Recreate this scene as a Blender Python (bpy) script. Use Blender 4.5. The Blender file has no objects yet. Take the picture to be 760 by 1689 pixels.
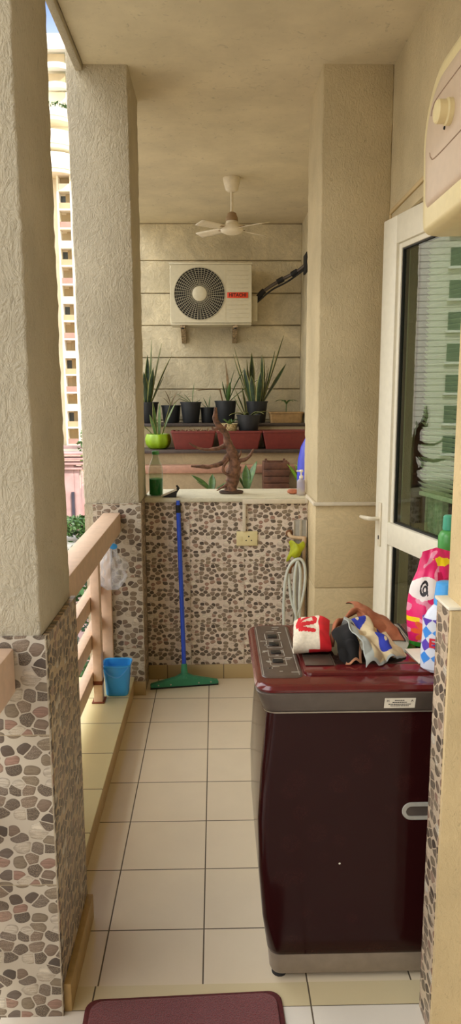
import bpy, bmesh, math, random
import numpy as np
from mathutils import Vector, Matrix, Euler, noise
S = bpy.context.scene
C = S.collection
PI = math.pi
rnd = random.Random(7)
V = Vector
# ------------------------------------------------------------------ materials
def lin(c):
    return tuple(((x/255)/12.92 if x/255 <= .04045 else ((x/255+.055)/1.055)**2.4) for x in c) + (1.0,)

class NT:
    def __init__(s, name):
        s.m = bpy.data.materials.new(name); s.m.use_nodes = True
        s.t = s.m.node_tree; s.n = s.t.nodes; s.l = s.t.links
        s.b = s.n['Principled BSDF']; s.out = s.n['Material Output']
    def new(s, kind, **kw):
        n = s.n.new(kind)
        for k, v in kw.items(): setattr(n, k, v)
        return n
    def put(s, sock, v):
        if hasattr(v, 'is_linked') or isinstance(v, bpy.types.NodeSocket): s.l.new(v, sock)
        else: sock.default_value = v
    def math(s, op, a, b=0.0, clamp=False):
        n = s.new('ShaderNodeMath', operation=op); n.use_clamp = clamp
        s.put(n.inputs[0], a); s.put(n.inputs[1], b); return n.outputs[0]
    def mix(s, f, a, b, blend='MIX'):
        n = s.new('ShaderNodeMix', data_type='RGBA', blend_type=blend)
        s.put(n.inputs[0], f); s.put(n.inputs[6], a); s.put(n.inputs[7], b); return n.outputs[2]
    def ramp(s, f, stops, interp='LINEAR'):
        n = s.new('ShaderNodeValToRGB'); r = n.color_ramp; r.interpolation = interp
        while len(r.elements) < len(stops): r.elements.new(.5)
        for e, (p, c) in zip(r.elements, stops):
            e.position = p; e.color = c if len(c) == 4 else (*c, 1)
        s.put(n.inputs[0], f); return n.outputs[0]
    def noise(s, vec, scale, detail=4, rough=.55, dist=0.0, out='Fac'):
        n = s.new('ShaderNodeTexNoise'); s.put(n.inputs['Vector'], vec)
        n.inputs['Scale'].default_value = scale; n.inputs['Detail'].default_value = detail
        n.inputs['Roughness'].default_value = rough; n.inputs['Distortion'].default_value = dist
        return n.outputs[out]
    def pos(s): return s.new('ShaderNodeNewGeometry').outputs['Position']
    def obj(s): return s.new('ShaderNodeTexCoord').outputs['Object']
    def scaled(s, vec, sc):
        n = s.new('ShaderNodeMapping'); s.put(n.inputs['Vector'], vec); n.inputs['Scale'].default_value = sc
        return n.outputs[0]
    def bump(s, h, strength=.3, dist=.005):
        n = s.new('ShaderNodeBump'); n.inputs['Strength'].default_value = strength
        n.inputs['Distance'].default_value = dist; s.put(n.inputs['Height'], h)
        s.l.new(n.outputs[0], s.b.inputs['Normal'])
    def base(s, c): s.put(s.b.inputs['Base Color'], c)
    def rough(s, v): s.put(s.b.inputs['Roughness'], v)

def simple(name, rgb, rough=.5, metal=0, var=.12, scale=30, trans=0, bump=0, spec=.5, sheen=0, alpha=1, coat=0):
    t = NT(name); c = lin(rgb)
    if var:
        d = tuple(x*(1-var*1.6) for x in c[:3]) + (1,); u = tuple(min(1, x*(1+var)) for x in c[:3]) + (1,)
        nz = t.noise(t.obj(), scale)
        t.base(t.ramp(nz, [(.3, d), (.7, u)]))
        if bump: t.bump(nz, bump, .004)
    else: t.base(c)
    t.b.inputs['Roughness'].default_value = rough; t.b.inputs['Metallic'].default_value = metal
    t.b.inputs['Transmission Weight'].default_value = trans
    t.b.inputs['Specular IOR Level'].default_value = spec
    t.b.inputs['Alpha'].default_value = alpha
    t.b.inputs['Coat Weight'].default_value = coat
    if sheen: t.b.inputs['Sheen Weight'].default_value = sheen
    return t.m

def plaster(name, rgb, strength=.6, scale=55, stretch=(1, 1, .6)):
    t = NT(name); p = t.pos(); c = lin(rgb)
    q = t.scaled(p, stretch)
    n1 = t.noise(q, scale, 5, .62, 1.6); n2 = t.noise(p, 3.2, 5, .6)
    n3 = t.noise(q, scale*.45, 3, .7, 2.5)
    a = t.ramp(n2, [(.3, tuple(x*.84 for x in c[:3])), (.7, tuple(min(1, x*1.06) for x in c[:3]))])
    fl = t.ramp(n1, [(.30, (1, 1, 1)), (.40, (0, 0, 0))])
    col = t.mix(t.math('MULTIPLY', fl, .42), a, tuple(x*.42 for x in c[:3]) + (1,))
    t.base(col); t.rough(.9); t.b.inputs['Specular IOR Level'].default_value = .2
    h = t.math('ADD', t.math('MULTIPLY', n1, .6), t.math('MULTIPLY', n3, .9))
    t.bump(h, strength, .02)
    return t.m

def stone_slab(name, rgb, dark=.8, bump=.25):
    t = NT(name); p = t.pos(); c = lin(rgb)
    n2 = t.noise(p, 2.6, 6, .65, 1.2); n1 = t.noise(t.scaled(p, (1, 1, 1.6)), 9, 6, .6, 3)
    a = t.ramp(n2, [(.32, tuple(x*dark for x in c[:3])), (.68, tuple(min(1, x*1.05) for x in c[:3]))])
    v = t.ramp(n1, [(.40, (0, 0, 0)), (.47, (1, 1, 1)), (.53, (0, 0, 0))])
    t.base(t.mix(t.math('MULTIPLY', v, .22), a, tuple(x*.5 for x in c[:3]) + (1,)))
    t.rough(.7); t.bump(t.noise(p, 14, 6, .65, 1.5), bump, .03)
    return t.m

def tiles(name, rgb, x0, w, y0, h, axes=(0, 1), grout=(95, 82, 62), gw=.0022, rough=.28, var=.05):
    t = NT(name); sep = t.new('ShaderNodeSeparateXYZ'); t.put(sep.inputs[0], t.pos()); c = lin(rgb)
    def edge(sock, o, s):
        f = t.math('FRACT', t.math('DIVIDE', t.math('SUBTRACT', sock, o), s))
        d = t.math('MULTIPLY', t.math('MINIMUM', f, t.math('SUBTRACT', 1.0, f)), s)
        return d, t.math('FLOOR', t.math('DIVIDE', t.math('SUBTRACT', sock, o), s))
    du, iu = edge(sep.outputs[axes[0]], x0, w); dv, iv = edge(sep.outputs[axes[1]], y0, h)
    d = t.math('MINIMUM', du, dv)
    g = t.math('LESS_THAN', d, gw)
    wn = t.new('ShaderNodeTexWhiteNoise', noise_dimensions='2D'); cb = t.new('ShaderNodeCombineXYZ')
    t.put(cb.inputs[0], iu); t.put(cb.inputs[1], iv); t.put(wn.inputs['Vector'], cb.outputs[0])
    a = t.mix(wn.outputs[0], tuple(x*(1-var) for x in c[:3]) + (1,), c)
    n = t.noise(t.pos(), 4, 5, .6)
    a = t.mix(t.math('MULTIPLY', t.ramp(n, [(.35, (1, 1, 1)), (.6, (0, 0, 0))]), .25), a, tuple(x*.8 for x in c[:3]) + (1,))
    t.base(t.mix(g, a, lin(grout)))
    t.rough(t.math('ADD', rough, t.math('MULTIPLY', g, .5)))
    t.bump(t.math('MINIMUM', t.math('DIVIDE', d, .004), 1.0), .3, .002)
    return t.m

def pebble(name, ax, u0, v0, tw, th, sc=24.0, pale=(196, 185, 166), dark=1.0, k=.95):
    """printed river-pebble wall tile; ax = the world axis that runs along the wall"""
    t = NT(name); sep = t.new('ShaderNodeSeparateXYZ'); t.put(sep.inputs[0], t.pos())
    U = t.math('SUBTRACT', sep.outputs[ax], u0); W = t.math('SUBTRACT', sep.outputs[2], v0)
    fu = t.math('FRACT', t.math('DIVIDE', U, tw)); fv = t.math('FRACT', t.math('DIVIDE', W, th))
    cb = t.new('ShaderNodeCombineXYZ')
    t.put(cb.inputs[0], t.math('MULTIPLY', fu, tw*.86)); t.put(cb.inputs[1], t.math('MULTIPLY', fv, th*1.12))
    wob = t.noise(cb.outputs[0], 14, 2, .5, 0, 'Color')
    vec = t.new('ShaderNodeVectorMath', operation='MULTIPLY_ADD'); t.put(vec.inputs[0], wob)
    vec.inputs[1].default_value = (.016, .016, 0); t.put(vec.inputs[2], cb.outputs[0])
    vec = vec.outputs[0]
    def vor(feature):
        n = t.new('ShaderNodeTexVoronoi', voronoi_dimensions='2D', feature=feature)
        t.put(n.inputs['Vector'], vec); n.inputs['Scale'].default_value = sc
        n.inputs['Randomness'].default_value = .82; return n
    v1 = vor('F1'); ve = vor('DISTANCE_TO_EDGE')
    e = ve.outputs['Distance']; d1 = v1.outputs['Distance']
    sp = t.new('ShaderNodeSeparateColor'); t.put(sp.inputs[0], v1.outputs['Color'])
    dl = t.new('ShaderNodeVectorMath', operation='SUBTRACT'); t.put(dl.inputs[0], vec); t.put(dl.inputs[1], v1.outputs['Position'])
    ds = t.new('ShaderNodeSeparateXYZ'); t.put(ds.inputs[0], dl.outputs[0])
    an = t.math('MULTIPLY', sp.outputs[2], 3.1); ca, sa = t.math('COSINE', an), t.math('SINE', an)
    pu = t.math('ADD', t.math('MULTIPLY', ds.outputs[0], ca), t.math('MULTIPLY', ds.outputs[1], sa))
    pv = t.math('SUBTRACT', t.math('MULTIPLY', ds.outputs[1], ca), t.math('MULTIPLY', ds.outputs[0], sa))
    big = t.math('ADD', .88*k, t.math('MULTIPLY', sp.outputs[1], .30*k))
    pu = t.math('POWER', t.math('ABSOLUTE', t.math('DIVIDE', t.math('MULTIPLY', pu, sc/.60), big)), 2.5)
    pv = t.math('POWER', t.math('ABSOLUTE', t.math('DIVIDE', t.math('MULTIPLY', pv, sc/.49), big)), 2.5)
    el = t.math('ADD', pu, pv)
    m1 = t.ramp(e, [(.030, (0, 0, 0)), (.055, (1, 1, 1))])
    m2 = t.ramp(el, [(.86, (1, 1, 1)), (1.0, (0, 0, 0))])
    mask = t.math('MULTIPLY', m1, m2)
    D = lambda r, g, b: tuple(x*dark for x in lin((r, g, b))[:3])
    stone = t.ramp(sp.outputs[0], [(0, D(92, 80, 70)), (.16, D(128, 110, 94)), (.30, D(154, 122, 106)), (.42, D(78, 68, 60)),
                                   (.54, D(132, 118, 98)), (.66, D(108, 96, 86)), (.82, lin(pale)[:3]), (.92, D(214, 204, 184))], 'CONSTANT')
    spk = t.noise(vec, 420, 2, .6); band = t.noise(t.scaled(vec, (1, 5, 1)), 26, 3, .6, 1.2)
    kk = t.math('MULTIPLY', t.ramp(spk, [(.42, (0, 0, 0)), (.62, (1, 1, 1))]), t.ramp(sp.outputs[1], [(.3, (.05,)*3), (.6, (.6,)*3)]))
    stone = t.mix(kk, stone, lin((176, 160, 136)))
    stone = t.mix(t.math('MULTIPLY', t.ramp(band, [(.45, (0, 0, 0)), (.6, (1, 1, 1))]), .35), stone, lin((84, 66, 50)))
    rim = t.ramp(el, [(.45, (0, 0, 0)), (.95, (1, 1, 1))])
    stone = t.mix(t.math('MULTIPLY', rim, .35), stone, lin((74, 62, 50)))
    gcol = t.mix(t.noise(t.pos(), 7, 3), lin(tuple(x*.93 for x in pale)), lin(pale))
    col = t.mix(mask, gcol, stone)
    ju = t.math('MULTIPLY', t.math('MINIMUM', fu, t.math('SUBTRACT', 1.0, fu)), tw)
    jv = t.math('MULTIPLY', t.math('MINIMUM', fv, t.math('SUBTRACT', 1.0, fv)), th)
    j = t.math('LESS_THAN', t.math('MINIMUM', ju, jv), .0016)
    t.base(t.mix(t.math('MULTIPLY', j, .75), col, lin((170, 155, 128))))
    t.rough(.42); t.b.inputs['Specular IOR Level'].default_value = .35
    t.bump(t.math('MULTIPLY', mask, t.ramp(el, [(.2, (1, 1, 1)), (1, (0, 0, 0))])), .35, .004)
    return t.m

def glass(name, tint=(200, 225, 205), rough=.0, refl=1.0):
    t = NT(name); t.n.remove(t.b)
    tr = t.new('ShaderNodeBsdfTransparent'); tr.inputs[0].default_value = lin(tint)
    gl = t.new('ShaderNodeBsdfGlossy'); gl.inputs['Roughness'].default_value = rough
    fr = t.new('ShaderNodeLayerWeight'); fr.inputs[0].default_value = .5
    fr = t.math('ADD', .045, t.math('MULTIPLY', t.math('POWER', fr.outputs['Facing'], 4.0), .95))
    mx = t.new('ShaderNodeMixShader')
    t.put(mx.inputs[0], t.math('MULTIPLY', fr, refl, True)); t.l.new(tr.outputs[0], mx.inputs[1]); t.l.new(gl.outputs[0], mx.inputs[2])
    t.l.new(mx.outputs[0], t.out.inputs[0]); return t.m

def clear_plastic(name, rgb, amount=.5, rough=.15, tint=None):
    """thin translucent plastic: part see-through, part body colour"""
    t = NT(name); tr = t.new('ShaderNodeBsdfTransparent'); tr.inputs[0].default_value = lin(tint or rgb)
    t.base(lin(rgb)); t.rough(rough)
    mx = t.new('ShaderNodeMixShader'); mx.inputs[0].default_value = amount
    t.l.new(tr.outputs[0], mx.inputs[1]); t.l.new(t.b.outputs[0], mx.inputs[2]); t.l.new(mx.outputs[0], t.out.inputs[0])
    return t.m

M = {}
M['pl_front'] = plaster('plaster_cream', (194, 183, 158))
M['pl_wall'] = plaster('plaster_ochre', (204, 188, 152), .45, 70)
M['pl_smooth'] = plaster('plaster_fine', (205, 182, 138), .25, 80)
M['ceil'] = plaster('ceiling_paint', (216, 203, 172), .05, 20)
M['slab_wall'] = stone_slab('wall_cladding', (222, 208, 172), .66, .5)
M['pillar_tile'] = stone_slab('pillar_base_tile', (208, 188, 146), .9, .05)
M['floor'] = tiles('floor_tile_beige', (226, 210, 180), -.342, .2965, 2.0-.288*7, .288)
M['floor_near'] = tiles('floor_tile_white', (236, 228, 212), .2515, .42, 1.708, .42)
M['thresh'] = tiles('threshold_tile', (216, 200, 158), .2515, .60, 1.5, 9)
M['curb_top'] = tiles('curb_tile', (222, 210, 160), -.9, 1.2, 2.05, .288, rough=.3)
M['curb_side'] = simple('curb_side_tile', (186, 158, 112), .45, var=.08)
M['skirt'] = tiles('skirting_tile', (186, 164, 118), .04, .33, -1, 5, (0, 2))
M['skirt_y'] = simple('skirting_ochre', (172, 140, 84), .5, var=.1)
TH = .416
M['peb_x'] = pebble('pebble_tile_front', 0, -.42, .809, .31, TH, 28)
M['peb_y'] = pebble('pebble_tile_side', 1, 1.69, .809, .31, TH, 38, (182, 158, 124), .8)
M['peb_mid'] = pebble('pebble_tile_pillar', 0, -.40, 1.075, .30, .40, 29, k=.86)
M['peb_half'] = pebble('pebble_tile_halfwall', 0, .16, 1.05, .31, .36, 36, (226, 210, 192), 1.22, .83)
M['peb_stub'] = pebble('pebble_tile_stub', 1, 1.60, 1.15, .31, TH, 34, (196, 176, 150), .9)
M['sill'] = stone_slab('sill_marble', (214, 208, 182), .9, .03)
M['pink_steel'] = simple('railing_paint', (214, 182, 154), .42, var=.06)
M['rust'] = simple('rust', (120, 60, 34), .8, var=.3)
M['white_pvc'] = simple('door_pvc', (232, 226, 206), .35, var=.03)
M['gasket'] = simple('door_gasket', (40, 38, 34), .6, var=0)
M['handle'] = simple('handle_paint', (222, 212, 188), .3, var=.03)
M['glass'] = glass('door_glass', (222, 234, 220), 0, 1.15)
M['trunk'] = simple('conduit_pvc', (214, 202, 178), .45, var=.05)
M['maroon'] = NT('washer_panel').m
def washer_panel():
    t = NT('washer_maroon'); o = t.obj()
    v = t.new('ShaderNodeTexVoronoi', feature='F1'); t.put(v.inputs['Vector'], t.scaled(o, (1, .01, 1))); v.inputs['Scale'].default_value = 11
    w = t.new('ShaderNodeTexWave', wave_type='RINGS'); t.put(w.inputs['Vector'], v.outputs['Position']); w.inputs['Scale'].default_value = 40; w.inputs['Distortion'].default_value = 9
    nz = t.noise(t.scaled(o, (1, .01, 1)), 55, 3, .6, 3)
    pet = t.math('MULTIPLY', t.ramp(v.outputs['Distance'], [(.28, (1, 1, 1)), (.36, (0, 0, 0))]), t.ramp(nz, [(.47, (0, 0, 0)), (.5, (1, 1, 1)), (.53, (0, 0, 0))]))
    t.base(t.mix(t.math('MULTIPLY', pet, .5), lin((40, 13, 13)), lin((72, 33, 28))))
    t.rough(.14); t.b.inputs['Specular IOR Level'].default_value = .14; t.b.inputs['Coat Weight'].default_value = .05; t.b.inputs['Coat Roughness'].default_value = .05
    return t.m
M['washer'] = washer_panel()
M['washer_top'] = simple('washer_top_maroon', (92, 28, 28), .2, var=.08, coat=.4)
M['washer_grey'] = simple('washer_band_grey', (92, 82, 74), .35, var=.06, metal=.25)
M['washer_base'] = simple('washer_base_grey', (140, 126, 110), .45, var=.08, metal=.15)
M['panel_grey'] = simple('control_panel_film', (84, 70, 60), .3, var=.12)
M['print'] = simple('panel_print', (170, 162, 148), .5, var=.1)
M['lid'] = simple('lid_smoked', (48, 34, 28), .12, var=.1, coat=.5)
M['black'] = simple('black_plastic', (22, 21, 22), .4, var=.1)
M['rubber'] = simple('black_rubber', (30, 29, 28), .7, var=.1)
M['silver'] = simple('silver_trim', (176, 166, 150), .3, metal=.6, var=.05)
M['paper'] = simple('paper', (222, 214, 196), .7, var=.04)
M['ac'] = simple('ac_casing', (200, 191, 162), .4, var=.04)
M['ac_grille'] = simple('grille_wire', (168, 160, 134), .45, var=.05)
M['dark'] = simple('dark_void', (20, 18, 16), .8, var=.1)
M['badge'] = simple('badge_red', (216, 66, 30), .4, var=0)
M['badge_ink'] = simple('badge_ink', (70, 24, 16), .5, var=0)
M['rusty'] = simple('rusty_bracket', (168, 146, 112), .75, var=.5, scale=60)
M['foam'] = simple('pipe_foam', (40, 38, 36), .85, var=.2)
M['fan'] = simple('fan_enamel', (226, 214, 188), .4, var=.05)
M['fan_band'] = simple('fan_band_brown', (150, 122, 88), .5, var=.1)
M['geyser'] = simple('heater_body', (226, 210, 160), .3, var=.03)
M['geyser_face'] = simple('heater_face', (202, 180, 156), .35, var=.03)
M['geyser_line'] = simple('heater_groove', (150, 124, 100), .5, var=0)
M['pot'] = simple('black_pot', (34, 36, 38), .5, var=.1)
M['soil'] = simple('soil', (62, 46, 32), .95, var=.4, scale=90, bump=.6)
M['terracotta'] = simple('red_trough', (114, 44, 35), .5, var=.08)
M['lime'] = simple('lime_pot', (136, 170, 22), .35, var=.05)
M['speckle'] = simple('speckled_pot', (196, 178, 130), .6, var=.5, scale=80)
M['tan_tray'] = simple('tan_tray', (160, 126, 78), .6, var=.15)
M['leaf_dark'] = simple('leaf_dark', (44, 64, 36), .42, var=.45, scale=26)
M['leaf_edge'] = simple('leaf_edge_yellow', (128, 128, 66), .45, var=.15)
M['leaf_mid'] = simple('leaf_mid', (74, 104, 48), .45, var=.3, scale=30)
M['leaf_dry'] = simple('leaf_dry', (118, 92, 56), .7, var=.3)
M['leaf_bright'] = simple('leaf_bright', (116, 158, 40), .5, var=.35, scale=3)
M['leaf_bush'] = simple('leaf_bush', (66, 104, 44), .5, var=.5, scale=3)
M['wood_drift'] = simple('driftwood', (118, 82, 60), .7, var=.45, scale=38, bump=.7)
M['wood_base'] = simple('driftwood_base', (74, 54, 42), .6, var=.2)
M['crate_wood'] = simple('crate_wood', (98, 62, 42), .65, var=.3, scale=16)
M['ledge_dark'] = simple('ledge_dark_stone', (70, 58, 50), .5, var=.2)
M['ledge_pink'] = simple('ledge_pink_stone', (172, 130, 106), .5, var=.1)
M['ledge_wall'] = stone_slab('ledge_masonry', (176, 158, 122), .8, .1)
M['blue_drum'] = simple('blue_drum', (56, 66, 190), .4, var=.06)
M['clearglass'] = glass('bottle_glass', (226, 234, 222), .03, 1.0)
M['green_liq'] = simple('green_liquid', (22, 130, 62), .25, var=.05)
M['green_cap'] = simple('green_cap', (70, 150, 80), .4, var=.05)
M['clear'] = clear_plastic('clear_dispenser', (226, 220, 214), .42)
M['white'] = simple('white_plastic', (236, 230, 220), .4, var=.03)
M['soap'] = simple('soap_terracotta', (196, 120, 86), .6, var=.2)
M['blue_tube'] = simple('blue_handle', (46, 84, 206), .3, var=.06)
M['green_head'] = simple('green_squeegee', (52, 136, 100), .4, var=.06)
M['bucket'] = clear_plastic('bucket_blue', (72, 184, 250), .72, .25, (170, 220, 250))
M['bag'] = clear_plastic('clear_bag', (240, 240, 240), .2, .1)
M['bag_blue'] = simple('bag_blue_print', (50, 150, 220), .4, var=.1)
M['mat'] = None
def mat_pile():
    t = NT('mat_pile'); o = t.obj(); n = t.noise(o, 260, 3, .7); m = t.noise(o, 40, 3, .6)
    a = t.ramp(n, [(.3, lin((96, 26, 30))[:3]), (.7, lin((164, 66, 64))[:3])])
    t.base(t.mix(t.math('MULTIPLY', m, .35), a, lin((112, 34, 36)))); t.rough(.95); t.bump(n, .9, .01); t.b.inputs['Sheen Weight'].default_value = .3
    return t.m
M['mat'] = mat_pile()
M['mat_edge'] = simple('mat_edge', (98, 38, 38), .85, var=.2, scale=90)
M['socket'] = simple('socket_plate', (226, 212, 160), .35, var=.03)
M['duct'] = simple('duct_grey', (164, 160, 148), .45, var=.08)
M['pipe_cream'] = simple('pipe_cream', (214, 186, 150), .45, var=.08)
M['brass'] = simple('tap_brass', (136, 92, 60), .45, metal=.4, var=.25)
M['hose'] = simple('hose_pale', (204, 208, 196), .4, var=.05)
M['lime_cloth'] = simple('lime_cover', (176, 184, 24), .55, var=.12)
# cloth and pack colours
M['c_white'] = simple('cloth_white', (224, 212, 190), .9, var=.08, bump=.2, scale=120)
M['c_red'] = simple('cloth_red', (202, 24, 34), .85, var=.08)
M['c_black'] = simple('cloth_black', (15, 13, 13), .95, var=.2)
M['c_peach'] = simple('cloth_peach', (206, 150, 112), .9, var=.1)
M['c_brown'] = simple('cloth_brown', (158, 96, 64), .85, var=.1, scale=60, bump=.2)
M['c_brown_edge'] = simple('cloth_brown_edge', (52, 34, 26), .8, var=.1)
M['c_grey'] = simple('cloth_grey', (172, 178, 172), .9, var=.1)
M['c_sand'] = simple('cloth_sand', (206, 188, 150), .9, var=.1)
M['c_blue'] = simple('cloth_blue', (40, 54, 160), .85, var=.1)
M['p_pink'] = simple('pack_pink', (232, 40, 110), .28, var=.1, scale=16)
M['p_magenta'] = simple('pack_magenta', (196, 20, 80), .28, var=.1)
M['p_blush'] = simple('pack_blush', (240, 150, 176), .3, var=.15, scale=20)
M['p_white'] = simple('pack_white', (238, 228, 222), .3, var=.03)
M['p_black'] = simple('pack_black', (28, 20, 24), .35, var=0)
M['p_yellow'] = simple('pack_yellow', (246, 214, 30), .3, var=.06)
M['p_orange'] = simple('pack_orange', (236, 96, 46), .3, var=.15)
M['p_green'] = simple('pack_green', (60, 150, 50), .3, var=.1)
M['b_white'] = simple('bottle_white', (206, 212, 224), .3, var=.03)
M['b_blue'] = simple('bottle_blue', (60, 136, 218), .3, var=.04)
M['b_purple'] = simple('bottle_purple', (88, 62, 170), .3, var=.04)
M['b_cap'] = simple('bottle_cap_blue', (72, 160, 228), .3, var=.04)
M['b_red'] = simple('bottle_red', (196, 20, 40), .3, var=0)
M['g_bottle'] = clear_plastic('green_bottle', (96, 176, 96), .7, .2)
M['g_teal'] = simple('teal_cap', (70, 160, 130), .35, var=.05)
# outdoors
M['tower'] = simple('tower_render', (232, 222, 194), .85, var=.06, scale=.3)
M['tower_white'] = simple('tower_white', (240, 236, 224), .8, var=.04, scale=.3)
M['tower_shade'] = simple('tower_shaded_render', (186, 166, 128), .85, var=.08, scale=.3)  # recess shade put into the render colour; also varies some balustrades
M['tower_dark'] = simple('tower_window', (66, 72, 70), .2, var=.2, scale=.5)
M['tower_rail'] = simple('tower_rail', (176, 140, 124), .7, var=.1, scale=.5)
M['tower_glass'] = simple('tower_glass', (74, 140, 150), .12, var=.3, scale=.4)
M['podium'] = simple('podium_stone', (150, 124, 120), .8, var=.15, scale=.6)
M['brick'] = tiles('path_brick', (206, 148, 126), 0, 1.1, 0, .6, grout=(160, 112, 96), gw=.04, rough=.8)
M['ground'] = simple('ground_paving', (168, 158, 140), .95, var=.4, scale=.25)
M['gate_pink'] = simple('gate_pink', (178, 142, 134), .7, var=.15, scale=2)
M['gate_dark'] = simple('gate_dark', (60, 56, 66), .6, var=.2, scale=2)
M['block_siding'] = NT('block_siding').m
def siding():
    t = NT('block_facade'); sep = t.new('ShaderNodeSeparateXYZ'); t.put(sep.inputs[0], t.pos())
    f = t.math('FRACT', t.math('DIVIDE', sep.outputs[2], .62))
    t.base(t.mix(t.math('LESS_THAN', f, .16), lin((228, 222, 204)), lin((176, 170, 152)))); t.rough(.8); return t.m
M['siding'] = siding()
M['curtain'] = simple('curtain_green', (196, 208, 176), .9, var=.1)
M['curtain_white'] = simple('blind_slat', (226, 224, 202), .7, var=.04)
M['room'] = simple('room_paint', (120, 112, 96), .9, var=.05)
M['room_floor'] = simple('room_floor', (96, 84, 68), .5, var=.1)

# ------------------------------------------------------------------ mesh builder
ORG = {}
class B:
    def __init__(s): s.bm = bmesh.new()
    def box(s, x0, x1, y0, y1, z0, z1, bev=0, seg=2, mi=0, rot=None):
        vs = [s.bm.verts.new((x, y, z)) for x in (x0, x1) for y in (y0, y1) for z in (z0, z1)]
        fs = [s.bm.faces.new([vs[i] for i in f]) for f in ((0, 1, 3, 2), (4, 6, 7, 5), (0, 4, 5, 1), (2, 3, 7, 6), (0, 2, 6, 4), (1, 5, 7, 3))]
        for f in fs: f.material_index = mi
        if bev:
            es = list({e for v in vs for e in v.link_edges})
            r = bmesh.ops.bevel(s.bm, geom=es, offset=bev, segments=seg, profile=.5, affect='EDGES', clamp_overlap=True)
            for f in r['faces']: f.material_index = mi
            vs = list({v for f in r['faces'] for v in f.verts} | {v for v in vs if v.is_valid})
        if rot:
            c = V(((x0+x1)/2, (y0+y1)/2, (z0+z1)/2)) if len(rot) == 3 else V(rot[3])
            bmesh.ops.rotate(s.bm, verts=vs, cent=c, matrix=Euler(rot[:3]).to_matrix())
        return s
    def loft(s, rings, closed=True, cap=True, mi=0, mif=None):
        R = [[s.bm.verts.new(p) for p in r] for r in rings]; n = len(R[0])
        for i in range(len(R)-1):
            for j in range(n if closed else n-1):
                k = (j+1) % n
                try:
                    f = s.bm.faces.new((R[i][j], R[i][k], R[i+1][k], R[i+1][j])); f.material_index = mif(i, j) if mif else mi
                except ValueError: pass
        if cap and closed:
            for r in (R[0][::-1], R[-1]):
                try: s.bm.faces.new(r).material_index = mif(0 if r is not R[-1] else len(R)-2, 0) if mif else mi
                except ValueError: pass
        return s
    def tube(s, pts, r, n=10, cap=True, mi=0, flat=1.0):
        pts = [V(p) for p in pts]; rs = r if isinstance(r, (list, tuple)) else [r]*len(pts)
        rings = []; up = None
        for i, p in enumerate(pts):
            d = (pts[min(i+1, len(pts)-1)] - pts[max(i-1, 0)]).normalized()
            if up is None: up = V((0, 0, 1)) if abs(d.z) < .9 else V((1, 0, 0))
            a = d.cross(up).normalized(); b = a.cross(d).normalized(); up = b
            rings.append([p + (a*math.cos(t) + b*math.sin(t)*flat)*rs[i] for t in [2*PI*k/n for k in range(n)]])
        return s.loft(rings, True, cap, mi)
    def lathe(s, prof, c=(0, 0, 0), n=32, axis='z', sx=1, sy=1, mi=0, mif=None, cap=True):
        rings = []
        for r, h in prof:
            ring = []
            for k in range(n):
                a = 2*PI*k/n; x, y = r*math.cos(a)*sx, r*math.sin(a)*sy
                p = (x, y, h) if axis == 'z' else ((x, h, y) if axis == 'y' else (h, x, y))
                ring.append(V(p) + V(c))
            rings.append(ring)
        return s.loft(rings, True, cap, mi, mif)
    def grid(s, P, mif=None, mi=0):
        R = [[s.bm.verts.new(p) for p in r] for r in P]
        for i in range(len(R)-1):
            for j in range(len(R[0])-1):
                f = s.bm.faces.new((R[i][j], R[i][j+1], R[i+1][j+1], R[i+1][j])); f.material_index = mif(i, j) if mif else mi
        return s
    def prism(s, pts, vec, mi=0):
        a = [s.bm.verts.new(p) for p in pts]; b = [s.bm.verts.new(V(p)+V(vec)) for p in pts]; n = len(a)
        s.bm.faces.new(a[::-1]).material_index = mi; s.bm.faces.new(b).material_index = mi
        for i in range(n): s.bm.faces.new((a[i], a[(i+1) % n], b[(i+1) % n], b[i])).material_index = mi
        return s
    def build(s, name, mats, parent=None, angle=40, loc=None, solid=0, sub=0, normals=True):
        if normals: bmesh.ops.recalc_face_normals(s.bm, faces=s.bm.faces)
        org = V(ORG.get(parent.name, (0, 0, 0))) if parent else (V(loc) if loc else V((0, 0, 0)))
        if org.length: bmesh.ops.translate(s.bm, verts=s.bm.verts, vec=-org)
        me = bpy.data.meshes.new(name); s.bm.to_mesh(me); s.bm.free()
        for m in (mats if isinstance(mats, (list, tuple)) else [mats]): me.materials.append(M[m] if isinstance(m, str) else m)
        if angle: me.polygons.foreach_set('use_smooth', [True]*len(me.polygons)); me.set_sharp_from_angle(angle=math.radians(angle))
        o = bpy.data.objects.new(name, me); C.objects.link(o)
        if parent: o.parent = parent
        else: o.location = org
        ORG[o.name] = tuple(org)
        if solid:
            m = o.modifiers.new('thickness', 'SOLIDIFY'); m.thickness = solid; m.offset = 0
        if sub:
            m = o.modifiers.new('smooth', 'SUBSURF'); m.levels = m.render_levels = sub
        return o

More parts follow.
